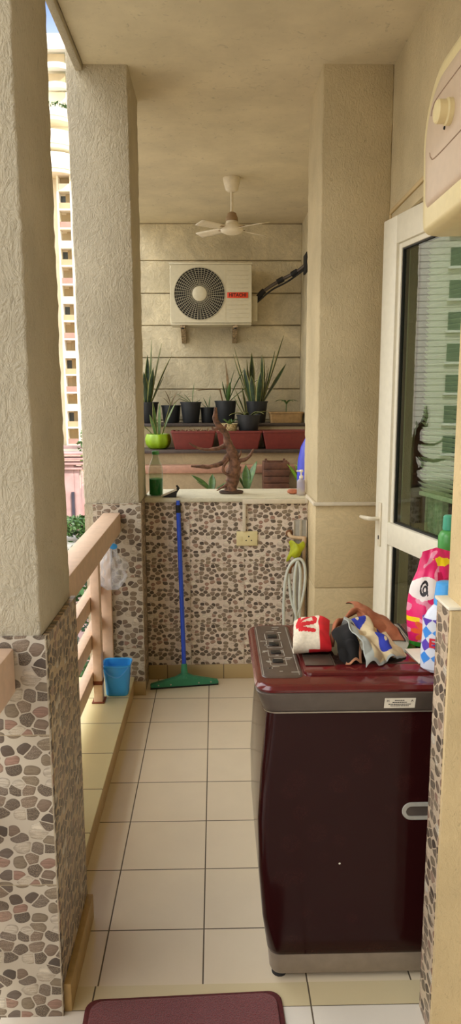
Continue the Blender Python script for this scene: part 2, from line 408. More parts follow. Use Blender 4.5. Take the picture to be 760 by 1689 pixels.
def tag(o, label=None, cat=None, group=None, kind=None):
    for k, v in (('label', label), ('category', cat), ('group', group), ('kind', kind)):
        if v: o[k] = v
    return o
def thing(name, label, cat, loc=(0, 0, 0), group=None, kind=None):
    o = bpy.data.objects.new(name, None); C.objects.link(o); o.location = loc; o.empty_display_size = .05
    ORG[o.name] = tuple(loc); return tag(o, label, cat, group, kind)
def struct(name, b, mats, label=None, **k):
    return tag(b.build(name, mats, **k), label, None, None, 'structure')
def dup(root, loc, label, rz=0):
    r = root.copy(); C.objects.link(r); r.location = loc; r.rotation_euler = (0, 0, rz); r['label'] = label
    for ch in list(root.children):
        c = ch.copy(); C.objects.link(c); c.parent = r
        for g in list(ch.children):
            d = g.copy(); C.objects.link(d); d.parent = c
    return r
def text(name, body, size, loc, rot, mat, parent, extrude=.0006, sx=1.0, bold=0):
    cu = bpy.data.curves.new(name, 'FONT'); cu.body = body; cu.size = size; cu.extrude = extrude; cu.align_x = 'CENTER'; cu.align_y = 'CENTER'; cu.offset = bold
    tmp = bpy.data.objects.new(name + '_tmp', cu); C.objects.link(tmp)
    bpy.context.view_layer.update()
    me = bpy.data.meshes.new_from_object(tmp.evaluated_get(bpy.context.evaluated_depsgraph_get()))
    bpy.data.objects.remove(tmp)
    me.transform(Matrix.Translation(V(loc) - V(ORG[parent.name])) @ Euler(rot).to_matrix().to_4x4() @ Matrix.Diagonal((sx, 1, 1, 1)))
    me.materials.clear(); me.materials.append(M[mat])
    o = bpy.data.objects.new(name, me); C.objects.link(o); o.parent = parent; ORG[o.name] = ORG[parent.name]; return o
def rrect(x0, x1, y0, y1, r, z, n=6):
    out = []
    for cx, cy, a0 in ((x1-r, y1-r, 0), (x0+r, y1-r, PI/2), (x0+r, y0+r, PI), (x1-r, y0+r, 1.5*PI)):
        for k in range(n+1):
            a = a0 + PI/2*k/n; out.append((cx+r*math.cos(a), cy+r*math.sin(a), z))
    return out
def spline(ctrl, n):
    """Catmull-Rom through the control points"""
    P = [V(p) for p in ctrl]; P = [2*P[0]-P[1]] + P + [2*P[-1]-P[-2]]; out = []
    for i in range(1, len(P)-2):
        for k in range(n):
            t = k/n; a, b, c, d = P[i-1:i+3]
            out.append(.5*((2*b) + (c-a)*t + (2*a-5*b+4*c-d)*t*t + (3*b-a-3*c+d)*t**3))
    out.append(P[-2]); return out
def lerp_list(vals, n):
    out = []
    for i in range(len(vals)-1):
        out += [vals[i] + (vals[i+1]-vals[i])*k/n for k in range(n)]
    return out + [vals[-1]]

# ------------------------------------------------------------------ the setting
CEIL = 3.2
struct('floor', B().box(-.47, 3.6, 1.787, 7.2, -.12, 0), 'floor', 'beige square tiled balcony floor beyond the washing machine')
struct('floor', B().box(-1.0, 3.6, -1.6, 1.708, -.12, 0), 'floor_near', 'white tiled floor strip in front of the threshold')
struct('floor_threshold', B().box(-.47, 3.6, 1.7082, 1.7868, -.12, .0004), 'thresh', 'narrow beige threshold strip between the two floors')
b = B().box(-.616, 6, -1.6, 7.2, CEIL, CEIL+.22).box(-.75, -.616, 4.2, 7.2, CEIL, CEIL+.22)
struct('ceiling', b, 'ceil', 'plain painted balcony ceiling')
struct('ceiling_edge', B().box(-.656, -.620, -1.6, 3.85, CEIL-.028, CEIL+.22, .006), 'pl_front', 'raised plaster lip along the open ceiling edge')
struct('wall_rear_sunblock', B().box(-.6, 6, -1.75, -1.6, -.12, CEIL+.22), 'room', 'unseen dark wall added behind the camera to block the sun')  # unseen wall added to block the sun, dark to dim the washer reflection
struct('ground', B().box(-160, 60, -40, 220, -7.4, -7.0), 'ground', 'pale paved ground far below the balcony')
# recess wall with the door opening
b = B(); X0, X1 = .865, .995
b.box(X0, X1, 1.70, 2.50, 0, CEIL); b.box(X0, X1, 2.50, 3.60, 2.457, CEIL); b.box(X0, X1, 3.60, 3.70, 0, CEIL)
struct('wall_right', b, 'pl_wall', 'ochre textured plaster wall around the glazed door')
struct('wall_right_cladding', B().box(.850, .8648, 3.605, 3.688, 0, 1.07), 'peb_y', 'narrow pebble tile strip beside the door frame')
b = B().box(.855, .8649, 2.0, 3.66, 2.512, 2.532, .003); b.box(.855, .8649, 3.645, 3.662, 1.08, 2.512, .003)
struct('trim_1', b, 'pl_smooth', 'thin plaster band running above the glazed door')
# wall beyond in the neighbouring balcony
b = B(); zs = [CEIL, 2.872, 2.58, 2.29, 1.995, 1.702, 1.41, 1.12, .83, .54, .25, 0]
b.box(-.95, 1.05, 6.93, 7.10, 0, CEIL)
for z1, z0 in zip(zs, zs[1:]): b.box(-.95, .81, 6.90, 6.95, z0+.005, z1-.004, .004, 1)
struct('wall_back', b, 'slab_wall', 'stained cream wall of wide horizontal slabs behind the cooling unit')
struct('wall_right_far', B().box(.81, 1.05, 4.21, 6.93, 0, CEIL), 'slab_wall', 'stained side wall of the far balcony')
# interior room behind the door
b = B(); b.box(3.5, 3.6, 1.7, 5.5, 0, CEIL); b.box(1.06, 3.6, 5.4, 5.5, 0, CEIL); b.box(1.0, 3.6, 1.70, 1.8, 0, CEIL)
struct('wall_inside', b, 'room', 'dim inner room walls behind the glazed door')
# stub wall at the near right
struct('wall_stub', B().box(.572, 3.6, 1.595, 1.70, 0, CEIL).box(.5475, .572, 1.595, 1.61, 0, 1.149), 'pl_smooth', 'ochre plaster wall end at the near right edge')
struct('wall_stub_cladding', B().box(.546, .5718, 1.610, 1.700, 0, 1.15), 'peb_stub', 'pebble tile strip on the near right wall end')
struct('trim_2', B().box(.541, .574, 1.600, 1.706, 1.1503, 1.158, .002), 'white_pvc', 'white edging strip capping the near right pebble tiles')

# pillars -----------------------------------------------------------
def pillar(label, loc): return thing('pillar', label, 'pillar', loc, None, 'structure')
p = pillar('large rough plaster pillar at the near left with pebble tiled lower half', (-.75, 1.87, 0))
def rough_shaft(x0, x1, y0, y1, z0, z1, rx, seed, n=90, lean=0.0):
    """plaster shaft with slightly wandering arrises"""
    rings = []
    for k in range(n+1):
        z = z0 + (z1-z0)*k/n; pts = []
        for (x, y) in ((x1, y1), (x0, y1), (x0, y0), (x1, y0)):
            pts.append((x + rx*.5*noise.noise(V((z*9+seed, x*7, y*3))) + rx*.6*noise.noise(V((z*37+seed, x, y))), y + lean*(z-z0)/(z1-z0)*(y < (y0+y1)/2) + rx*.5*noise.noise(V((z*8+seed*3, y*5, x*9))), z))
        q = []
        for i in range(4):
            a, c = V(pts[i]), V(pts[(i+1) % 4])
            pr, nx = V(pts[i-1]), c
            q += [a + (pr-a).normalized()*.007, a + ((pr-a).normalized()+(nx-a).normalized())*.0022, a + (nx-a).normalized()*.007]
        rings.append(q)
    return B().loft(rings)
rough_shaft(-1.06, -.432, 1.70, 2.055, 1.062, CEIL+.2, .006, 1.3).build('plaster_shaft', 'pl_front', p, 50)
B().box(-1.05, -.418, 1.69, 1.704, .0, 1.066).build('front_pebble_cladding', 'peb_x', p, 0)
B().box(-.43, -.4165, 1.7045, 2.06, .085, 1.064).box(-1.05, -.43, 1.704, 2.06, 0, 1.06).build('side_pebble_cladding', 'peb_y', p, 0)
B().box(-.428, -.398, 1.7045, 2.06, 0, .084, .003).build('skirting', 'skirt_y', p)
p = pillar('rough plaster pillar at the middle left where the railing ends', (-.55, 3.96, 0))
rough_shaft(-.70, -.408, 3.792, 4.15, 1.078, CEIL+.2, .005, 6.1, lean=-.09).build('plaster_shaft', 'pl_front', p, 50)
B().box(-.655, -.398, 3.777, 3.789, .082, 1.08).build('front_pebble_cladding', 'peb_mid', p, 0)
B().box(-.655, -.400, 3.7895, 4.15, 0, 1.077).build('side_cladding', 'peb_y', p, 0)
B().box(-.70, -.6555, 3.784, 4.15, 0, 1.0775).build('plaster_return', 'pl_front', p, 0)
B().box(-.655, -.395, 3.771, 3.789, 0, .081, .002).build('skirting', 'skirt', p)
p = pillar('wide plaster pillar on the right between half wall and glazed door', (.69, 3.95, 0))
rough_shaft(.525, .866, 3.69, 4.205, 1.085, CEIL+.02, .005, 11.7).build('plaster_shaft', 'pl_wall', p, 50)
b = B()
for z0, z1 in ((0, .31), (.313, .63), (.633, 1.084)): b.box(.522, .866, 3.686, 4.205, z0, z1, .003)
b.build('tiled_base', 'pillar_tile', p)
# half wall ---------------------------------------------------------
h = thing('half_wall', 'pebble tiled half wall across the balcony with pale marble sill', 'half wall', (.06, 4.15, 0), None, 'structure')
B().box(-.399, .5215, 4.01, 4.30, .0, 1.05).build('pebble_cladding', 'peb_half', h, 0)
B().box(-.407, .5245, 4.000, 4.40, 1.0505, 1.074, .004).build('sill', 'sill', h)
B().box(-.399, .5215, 3.999, 4.0095, 0, .086, .002).build('skirting', 'skirt', h)
# curb ---------------------------------------------------------------
k = thing('curb', 'tiled curb along the open left edge under the railing', 'curb', (-.75, 2.9, 0), None, 'structure')
B().box(-.80, -.462, 2.061, 3.770, -.12, .104).build('side_tile', 'curb_side', k, 0)
B().box(-.82, -.455, 2.061, 3.770, .1042, .112, .002).build('top_tile', 'curb_top', k)

# door ----------------------------------------------------------------
A = math.radians(12.5)
def dv(s, o, z):  # s metres towards the camera along the leaf from its handle edge, o metres out of it
    return V((.834 + s*math.sin(A) - o*math.cos(A), 3.555 - s*math.cos(A) - o*math.sin(A), z))
def leaf_box(b, s0, s1, o0, o1, z0, z1, bev=.004, mi=0):
    n = len(b.bm.verts); b.box(s0, s1, o0, o1, z0, z1, bev, 2, mi)
    b.bm.verts.ensure_lookup_table()
    for v in b.bm.verts[n:]: v.co = dv(v.co.x, v.co.y, v.co.z)
    return b
d = thing('door_1', 'white framed glazed door standing slightly open in the right wall', 'door', (.90, 3.15, 0), None, 'structure')
b = B(); L, T = .98, 2.455
leaf_box(b, 0, .14, -.03, .03, .02, T); leaf_box(b, L-.14, L, -.03, .03, .02, T)
leaf_box(b, .14, L-.14, -.03, .03, T-.125, T); leaf_box(b, .14, L-.14, -.03, .03, .925, 1.035); leaf_box(b, .14, L-.14, -.03, .03, .02, .14)
leaf_box(b, .14, .168, -.03, .018, 1.035, T-.125); leaf_box(b, .14, .168, -.03, .018, .14, .925)
leaf_box(b, .168, L-.14, -.03, .018, T-.15, T-.125); 
fr = b.build('door_frame', 'white_pvc', d)
b = B(); leaf_box(b, .168, .174, -.02, .012, 1.035, T-.15, 0); leaf_box(b, .174, L-.14, -.02, .012, T-.156, T-.15, 0); leaf_box(b, .174, L-.14, -.02, .012, 1.035, 1.041, 0); leaf_box(b, .168, .174, -.02, .012, .14, .925, 0)
b.build('gasket', 'gasket', d)
b = B(); leaf_box(b, .174, L-.14, -.004, .004, 1.041, T-.156, 0); b.build('upper_pane', 'glass', d)
b = B(); leaf_box(b, .174, L-.14, -.004, .004, .14, .925, 0); b.build('lower_pane', 'glass', d)
b = B(); leaf_box(b, .045, .075, .03, .038, .90, 1.12, .003)
hp = b.build('handle_plate', 'handle', d)
b = B().tube([dv(.06, .036, 1.04), dv(.06, .075, 1.04), dv(.052, .085, 1.04), dv(-.01, .085, 1.035), dv(-.06, .082, 1.032)], [.010, .010, .011, .011, .008], 10)
b.build('lever', 'handle', hp)
b = B(); leaf_box(b, .055, .066, .038, .0395, .935, .955, .001); b.build('keyhole', 'dark', hp)
# pale curtain just inside the door
b = B(); P = []
for i in range(2):
    P.append([dv(.13+.17*j/40, -.18 - .018*math.sin(j*1.15) - .01*i, .12 + 2.26*i) for j in range(41)])
tag(b.grid(P).build('curtain', 'curtain', solid=.004), 'pale green curtain hanging inside at the left of the door glass', 'curtain')

b = B()  # invented pale blind, added to brighten what the door glass shows
for q in range(58):
    z = 1.20 + .0205*q; n_ = len(b.bm.verts); b.box(.19, .86, -.125, -.105, z, z+.0015); b.bm.verts.ensure_lookup_table()
    for v in b.bm.verts[n_:]: v.co = dv(v.co.x, v.co.y, v.co.z + (v.co.y+.115)*.9)
leaf_box(b, .188, .862, -.13, -.10, 2.39, 2.43); leaf_box(b, .188, .862, -.125, -.105, 1.17, 1.19)
tag(b.build('added_blind', 'curtain_white', None, 0), 'pale slatted blind added behind the door glass to lighten it', 'blind')

# ------------------------------------------------------------------ railing
r = thing('railing', 'pink painted metal railing between the two left pillars', 'railing', (-.6, 3.0, .112))
B().box(-.600, -.508, 2.062, 3.774, .925, 1.032, .006).build('handrail', 'pink_steel', r)
for y, zb in ((3.46, .112), (2.35, .112)):
    q = B().box(-.622, -.578, y-.03, y+.03, zb, .9245, .004).build('post', 'pink_steel', r)
    B().box(-.632, -.568, y-.04, y+.04, zb, zb+.006, .002).build('base_plate', 'rust', q)
    B().box(-.6225, -.5775, y-.0305, y+.0305, .205, .230, .003).build('rust_patch', 'rust', q)
B().box(-.632, -.565, 3.742, 3.774, .112, .9245, .004).build('wall_post', 'pink_steel', r)
for z in (.625, .43, .235):
    B().box(-.668, -.623, 2.062, 3.774, z-.04, z+.04, .003).build('bar', 'pink_steel', r)
r = thing('railing', 'stub of pink railing at the left edge before the near pillar', 'railing', (-.6, 1.2, 0))
B().box(-.60, -.497, .4, 1.688, .925, 1.04, .006).build('handrail', 'pink_steel', r)
for z in (.625, .43, .235): B().box(-.66, -.62, .4, 1.688, z-.035, z+.035, .003).build('bar', 'pink_steel', r)
B().box(-.615, -.57, 1.0, 1.06, 0, .9245, .004).build('post', 'pink_steel', r)

# clear bag hanging on the rail end
bag = thing('plastic_bag', 'crumpled clear plastic bag hanging from the far end of the handrail', 'bag', (-.545, 3.70, .64))
b = B(); rings = []
for i in range(22):
    t = i/21; z = .915 - .275*t
    w = .012 + .062*min(1, (t*1.55)**1.1) if t < .9 else .074*(1-(t-.9)*6)
    ring = []
    for j in range(30):
        a = 2*PI*j/30
        q = w*(1 + .55*noise.noise(V((math.cos(a)*2.2, math.sin(a)*2.2, t*5))) + .30*noise.noise(V((math.cos(a)*6, math.sin(a)*6, t*9))))
        ring.append((-.545 + q*math.cos(a)*.9, 3.665 + q*.55*math.sin(a), z))
    rings.append(ring)
b.loft(rings).build('bag_body', 'bag', bag, 30)
B().tube([(-.55, 3.70, .9245), (-.57, 3.67, .915), (-.545, 3.665, .895), (-.52, 3.67, .915), (-.54, 3.70, .9245)], .004, 6).build('bag_handle', 'bag', bag)
B().loft([[(-.528+.020*math.cos(a)*s, 3.625-.004*s, .880+.016*math.sin(a)*s) for a in [2*PI*q/12 for q in range(12)]] for s in (1, .6, .1)]).build('printed_corner', 'bag_blue', bag)

# bucket
bk = thing('bucket', 'small translucent blue bucket standing on the curb by the pillar', 'bucket', (-.518, 3.555, .112))
b = B(); out = []
for zz, hw, rr in ((0, .052, .018), (.004, .056, .02), (.09, .063, .024), (.155, .068, .026), (.158, .074, .03), (.166, .076, .03), (.170, .074, .03), (.166, .067, .026), (.09, .060, .022), (.008, .053, .018)):
    out.append(rrect(-.518-hw, -.518+hw, 3.555-hw*.82, 3.555+hw*.82, rr, .112+zz, 5))
b.loft(out).build('bucket_body', 'bucket', bk)
B().tube(spline([(-.583, 3.50, .274), (-.55, 3.488, .235), (-.50, 3.486, .225), (-.455, 3.498, .272)], 6), .0028, 6).build('bail_handle', 'b_cap', bk)

# doormat
b = B(); c0 = []
def matrow(ins, z): return [(x*math.cos(.036)-y*math.sin(.036)-.09, x*math.sin(.036)+y*math.cos(.036)+1.555, z) for x, y, _ in rrect(-.268+ins, .268-ins, -.19+ins, .19-ins, .035, z)]
dm = thing('doormat', 'maroon pile doormat with rounded corners on the white near floor', 'doormat', (-.09, 1.555, .0008))
B().loft([matrow(0, .0008), matrow(0, .006), matrow(.004, .009), matrow(.014, .009)]).build('edging', 'mat_edge', dm)
b = B().loft([matrow(.0145, .0092), matrow(.015, .014), matrow(.02, .0155)]); b.build('pile', 'mat', dm)

# ------------------------------------------------------------------ washing machine
w = thing('washing_machine', 'maroon top loading washing machine with folded clothes on its lid', 'washing machine', (.42, 2.03, 0))
b = B(); rings = []
for z, x0, y0 in ((.086, .148, 1.792), (.10, .138, 1.786), (.2, .124, 1.785), (.35, .113, 1.785), (.5, .110, 1.785), (.65, .118, 1.785), (.76, .127, 1.785), (.818, .131, 1.786)):
    rings.append(rrect(x0, .735, y0, 2.255, .03, z, 8))
body = b.loft(rings).build('body', 'washer', w, 50)
B().loft([rrect(.150, .72, 1.800, 2.24, .03, .018, 8), rrect(.146, .725, 1.795, 2.245, .03, .03, 8), rrect(.144, .73, 1.792, 2.25, .03, .085, 8)]).build('base', 'washer_base', w)
for x, y in ((.175, 1.83), (.69, 1.83), (.175, 2.21), (.69, 2.21)): B().lathe([(.022, 0), (.022, .008), (.015, .019)], (x, y, 0), 14).build('foot', 'rubber', w)
B().loft([rrect(.127, .739, 1.781, 2.259, .034, .8185, 8), rrect(.124, .741, 1.778, 2.261, .034, .823, 8), rrect(.103, .752, 1.764, 2.272, .04, .876, 8), rrect(.106, .75, 1.767, 2.27, .04, .879, 8)]).build('rim_band', 'washer_grey', w)
B().loft([rrect(.124, .742, 1.7777, 2.2613, .034, .8175, 8), rrect(.1225, .7425, 1.7765, 2.2625, .034, .8215, 8)], cap=False).build('rim_trim', 'silver', w)
B().loft([rrect(.105, .75, 1.766, 2.271, .045, .8795, 8), rrect(.101, .753, 1.762, 2.274, .045, .888, 8), rrect(.106, .75, 1.767, 2.27, .045, .897, 8), rrect(.116, .745, 1.778, 2.262, .042, .900, 8)]).build('top_cover', 'washer_top', w)
cp = B().loft([rrect(.121, .232, 1.815, 2.25, .02, .9005, 5), rrect(.123, .230, 1.818, 2.247, .02, .903, 5)]).build('control_panel', 'panel_grey', w)
b = B()   # printed outlines and key legends on the panel
for k_ in range(26):
    x = rnd.uniform(.130, .205); y = rnd.uniform(1.83, 2.23); l = rnd.uniform(.008, .026)
    b.box(x, x+l, y, y+rnd.uniform(.003, .007), .9031, .9034)
for y in (1.90, 1.97, 2.04, 2.11): b.box(.150, .152, y, y+.055, .9031, .9034); b.box(.195, .197, y, y+.055, .9031, .9034); b.box(.150, .197, y, y+.0025, .9031, .9034)
b.box(.126, .1275, 1.83, 2.23, .9031, .9034).box(.222, .2235, 1.83, 2.23, .9031, .9034)
b.build('panel_legend', 'print', cp, 0)
for i, y in enumerate((1.92, 1.99, 2.06, 2.13)): B().box(.158, .188, y, y+.026, .903, .906, .0015).build('button', 'black', cp)
ld = B().loft([rrect(.236, .592, 1.83, 2.25, .022, .9005, 6), rrect(.237, .591, 1.831, 2.249, .022, .907, 6), rrect(.243, .585, 1.838, 2.242, .02, .9095, 6)]).build('lid', 'washer_top', w)
B().loft([rrect(.248, .578, 1.885, 2.238, .014, .9096, 5), rrect(.25, .576, 1.887, 2.236, .014, .911, 5)]).build('lid_window', 'lid', ld)
B().box(.244, .323, 1.875, 1.955, .9112, .9135, .001).box(.3245, .327, 1.872, 1.96, .9112, .914).build('display', 'panel_grey', ld)
B().box(.594, .602, 1.80, 2.262, .9002, .9022).build('hinge_groove', 'rubber', w)
B().loft([rrect(.6035, .742, 1.79, 2.258, .02, .9003, 5), rrect(.606, .74, 1.793, 2.256, .02, .9045, 5)]).build('hinge_cover', 'washer_top', w)
# carry handle, a recessed slot on the side
def stad(x0, x1, zc, hh, y):
    return [(x0+hh-hh*math.sin(a), y, zc+hh*math.cos(a)) for a in [PI*q/12 for q in range(13)]] + [(x1-hh+hh*math.sin(a), y, zc-hh*math.cos(a)) for a in [PI*q/12 for q in range(13)]]
ch = B().loft([stad(.502, .665, .527, .0255, 1.7848), stad(.503, .664, .527, .0245, 1.781), stad(.513, .654, .527, .015, 1.781), stad(.514, .653, .527, .0145, 1.7846)], cap=False).build('carry_handle', 'duct', w)
B().prism(stad(.513, .654, .527, .0148, 1.7846), (0, -.0003, 0)).build('handle_recess', 'washer_grey', ch)
# sticker with small print
st = B()
def rimpt(x, z, o): # on the slanted rim band
    t = (z-.823)/(.876-.823); return V((x, 1.778 + (1.764-1.778)*t - o, z))
def rimq(b, x0, x1, z0, z1, o, mi=0):
    b.prism([rimpt(x0, z0, o), rimpt(x1, z0, o), rimpt(x1, z1, o), rimpt(x0, z1, o)], (0, -.0005, 0), mi)
rimq(st, .441, .523, .830, .861, .0002); sk = st.build('sticker', 'paper', w, 0)
b = B()
for x0, x1, z in ((.468, .494, .853), (.462, .500, .847), (.452, .512, .841), (.458, .506, .836)):
    x = x0
    while x < x1: l = rnd.uniform(.003, .006); rimq(b, x, min(x+l, x1), z, z+.0022, .0008); x += l+.0012
b.build('sticker_print', 'p_black', sk, 0)
text('sticker_letter', 'H', .010, rimpt(.450, .853, .0012), (PI/2, 0, 0), 'p_black', sk, .0002)
text('sticker_letter', 'A', .010, rimpt(.514, .853, .0012), (PI/2, 0, 0), 'p_black', sk, .0002)
B().lathe([(.003, 0), (.002, -.0008)], (.335, 1.7848, .372), 8, 'y').build('paint_chip', 'paper', w)

# ------------------------------------------------------------------ clothes on the lid
def bspline(Pc, nu, nv):
    P = np.array(Pc, float)
    def ext(A): return np.concatenate([2*A[:1]-A[1:2], A, 2*A[-1:]-A[-2:-1]], 0)
    def run(A, n):
        A = ext(A); out = []; segs = len(A)-3
        for k in range(n+1):
            t = min(k/n*segs, segs-1e-9); i = int(t); t -= i
            w4 = np.array([(1-t)**3, 3*t**3-6*t*t+4, -3*t**3+3*t*t+3*t+1, t**3])/6
            out.append(np.tensordot(w4, A[i:i+4], 1))
        return np.array(out)
    Q = run(P, nu); Q = run(Q.transpose(1, 0, 2), nv).transpose(1, 0, 2); return Q
def cloth(name, Pc, mats, f, parent=None, nu=110, nv=110, amp=.006, fr=22, seed=0, th=.003, zmin=.9125):
    Q = bspline(Pc, nu, nv); P = []
    for i in range(nu+1):
        row = []
        for j in range(nv+1):
            p = V(Q[i, j]); q = p*fr + V((seed, seed*2, 0))
            p += V((noise.noise(q), noise.noise(q+V((9, 3, 1))), abs(noise.noise(q+V((2, 8, 5))))*1.2))*amp
            p.z = max(p.z, zmin + th*.6); row.append(p)
        P.append(row)
    return B().grid(P, lambda i, j: f(i/nu, j/nv)).build(name, mats, parent, 60, solid=th)
def seg(u, v, a, c, d, e, wd):
    ax, ay = c-a, e-d; t = max(0, min(1, ((u-a)*ax+(v-d)*ay)/(ax*ax+ay*ay))); return math.hypot(u-a-t*ax, v-d-t*ay) < wd
def f_red(u, v):  # u left-right, v near-far
    v = (v-.36)/.62
    if u > .70 or v < -.10 and u > .42: return 1
    if v < 0: return 0
    for s in ((.10, .50, .40, .62), (.50, .62, .62, .46), (.10, .18, .40, .66), (.18, .50, .66, .72), (.50, .56, .72, .50), (.10, .62, .36, .42), (.30, .58, .82, .98), (.15, .56, .30, .24)):
        if seg(u, v, s[0], s[1], s[2], s[3], .042): return 1
    return 0
Z = .913
P = []
for i in range(6):
    u = i/5; row = []
    for v, h in ((.55, .004), (.2, .004), (.03, .010), (-.03, .030), (.05, .052), (.3, .066), (.6, .078), (.9, .066), (1.02, .03), (1.0, .004)):
        row.append((.216 + .108*u + .022*v, 1.925 + .19*v + .02*u, Z + h*(1 - .35*abs(u-.5)**2*2) + (.008 if i in (1, 4) and h > .05 else 0)))
    P.append(row)
t_ = tag(cloth('folded_cloth', P, ['c_white', 'c_red'], f_red, seed=1, amp=.005), 'white and red knitted cloth with red scribble folded on the lid beside the control panel', 'cloth', 'clothes on the washing machine lid')
def f_blk(u, v): return 1 if (v < .07 and u > .3 or u > .90 or (u < .16 and v > .8) or (v > .86 and u > .3)) else 0
P = []
for i in range(6):
    u = i/5; row = []
    for v, h in ((0, .0), (.05, .03), (.3, .068), (.55, .078), (.8, .085), (1, .05)):
        row.append((.338 + .066*u + .012*v - .012*math.sin(v*4), 1.868 + .17*v + .04*abs(u-.5)*(1-v), Z + h*(1 - .8*abs(u-.5)) + .012*math.sin(u*9+1)))
    P.append(row)
tag(cloth('folded_cloth', P, ['c_black', 'c_peach'], f_blk, seed=5, amp=.015, fr=20), 'black cloth with peach edges crumpled in the middle of the lid', 'cloth', 'clothes on the washing machine lid')
def f_blue(u, v):
    for cu, cv, ru, rv in ((.62, .30, .16, .13), (.30, .72, .15, .14), (.9, .75, .1, .1)):
        if ((u-cu)/ru)**2 + ((v-cv)/rv)**2 < 1: return 1 if ((u-cu)/ru)**2 + ((v-cv)/rv)**2 > .05 else 0
    if v < .07 or u < .16: return 2
    return 0
P = []
for i in range(7):
    u = i/6; row = []
    for v, h in ((0, .0), (.06, .022), (.28, .058), (.5, .070), (.72, .078), (.93, .085), (1, .045)):
        row.append((.404 + .128*u - .045*v*(1-u*.2) + .010*math.sin(v*9), 1.845 + .20*v + .075*u*(1-.3*v) + .010*math.sin(u*14), Z + h*(1 - .70*u*u) + .017*math.sin(u*11+v*3)))
    P.append(row)
tag(cloth('folded_cloth', P, ['c_sand', 'c_blue', 'c_grey'], f_blue, seed=9, amp=.015, fr=22), 'sand coloured cloth with blue blots and grey hem in front of the brown cloth', 'cloth', 'clothes on the washing machine lid')
def f_brn(u, v): return 1 if (v > .93 or u > .95) else 0
P = []
for i in range(6):
    u = i/5; row = []
    for v, h in ((0, .02), (.25, .055), (.55, .075), (.85, .072), (1, .06)):
        row.append((.435 + .125*u - .02*v, 2.04 + .16*v - .02*u, Z + h*(1.25-.85*u*u) + .006*math.sin(u*8)))
    P.append(row)
br = thing('brown_cloth', 'tan brown fabric with dark piping behind the blue blotted cloth', 'cloth', (.45, 2.08, Z), 'clothes on the washing machine lid')
cloth('folded_body', P, ['c_brown', 'c_brown_edge'], f_brn, br, seed=3, amp=.006)
pts = spline([(.334, 1.99, Z+.010), (.338, 2.0, Z+.04), (.352, 2.03, Z+.062), (.368, 2.05, Z+.066), (.384, 2.07, Z+.058), (.40, 2.09, Z+.072), (.425, 2.10, Z+.084), (.445, 2.09, Z+.072), (.452, 2.07, Z+.05)], 8)
B().tube(pts, [.017+.004*math.sin(q*.45) for q in range(len(pts))], 14, flat=.42).build('twisted_strap', 'c_brown', br, 60)

# ------------------------------------------------------------------ washing supplies
pc = thing('detergent_pouch', 'bright pink detergent pouch with yellow burst leaning behind the washing machine top', 'pouch', (.635, 2.04, .905))
def f_pouch(i, j):
    u, v = j/120, i/170            # u left-right, v bottom-top
    x, y = u, v*2.3
    if v < .05: return 6
    if ((u-.68-.05*math.sin(v*90))/.26)**2 + ((v-.87)/.05)**2 < 1 + .5*noise.noise(V((u*14, v*30, 5))) and v < .95: return 4
    if ((u-.25)/.30)**2 + ((v-.60)/.115)**2 < 1:
        dx, dy = (u-.24)/.62, (v-.60)*1.62
        rr = math.hypot(dx, dy); an = math.atan2(dy, dx)
        if abs(rr-.105) < .026 and not (-.5 < an < .35): return 3
        if abs(math.hypot(dx-.03, dy+.02)-.052) < .019: return 3
        if seg(dx, dy, .085, .12, .05, -.10, .018): return 3
        return 2
    a = math.atan2((v-.17)*2.3, u-.34); rr = math.hypot((v-.17)*2.3, u-.34)
    if rr < .30*(.55+.45*abs(math.cos(a*4))): return 5 if rr > .05 else 4
    if .26 < v < .33 and u > .25 and math.sin(u*60+v*30) > -.2: return 1
    if .26 < v < .31 and u < .2: return 4
    nz = noise.noise(V((u*5, v*9, 2)))
    if .36 < v < .50 and u < .45 and nz > 0: return 2 if nz > .28 else 7
    if .62 < v < .76 and u > .5 and nz > -.1: return 1
    return 7 if nz > .33 else 0
def pouch_side(sgn):
    P = []
    for i in range(171):
        v = i/170; row = []
        hw = .072 - .006*math.sin(v*PI*1.0) if v < .5 else .066 - .034*((v-.5)/.38 if v < .88 else 1)
        hw = .062 + .016*math.sin(min(1, v*1.3)*PI) - .020*max(0, (v-.62)/.38)
        dep = .042*(1-v**2.2)*min(1, .55+v*3) + .002
        for j in range(121):
            u = j/120*2-1; y = dep*(1-u*u)**.62
            y += .004*noise.noise(V((u*3, v*7, sgn)))*(1-u*u)
            row.append((.642 + hw*u + .012*v, 2.05 - sgn*y + .012*v, .9055 + .295*v - .012*abs(u)*(v > .9)))
        P.append(row)
    return P
b = B().grid(pouch_side(1), f_pouch).grid(pouch_side(-1), f_pouch)
bmesh.ops.remove_doubles(b.bm, verts=b.bm.verts, dist=.0004)
b.build('pouch_film', ['p_pink', 'p_magenta', 'p_white', 'p_black', 'p_yellow', 'p_orange', 'p_green', 'p_blush'], pc, 50)
bt = thing('liquid_bottle', 'white bottle with blue and purple diamonds and blue cap at the wall end', 'bottle', (.618, 1.855, .905))
NB = 144
def f_dia(i, j):
    v = i/84; u = j/NB*8
    if v < .10 or v > .94: return 0
    a = (u + v*4.4) % 2 < 1; c = (u - v*4.4) % 2 < 1
    return 0 if a != c else (1 if (math.floor((u+v*4.4)/2)+math.floor((u-v*4.4)/2)) % 2 else 2)
prof = [(.054, 0), (.057, .006)] + [(.060 + .0015*math.sin(q/78*PI*2), .006+.148*q/80) for q in range(1, 78)] + [(.055, .148), (.046, .166), (.032, .182), (.022, .188)]
B().lathe(prof, (.618, 1.855, .9055), NB, 'z', 1, .62, mif=f_dia).build('bottle_body', ['b_white', 'b_blue', 'b_purple'], bt)
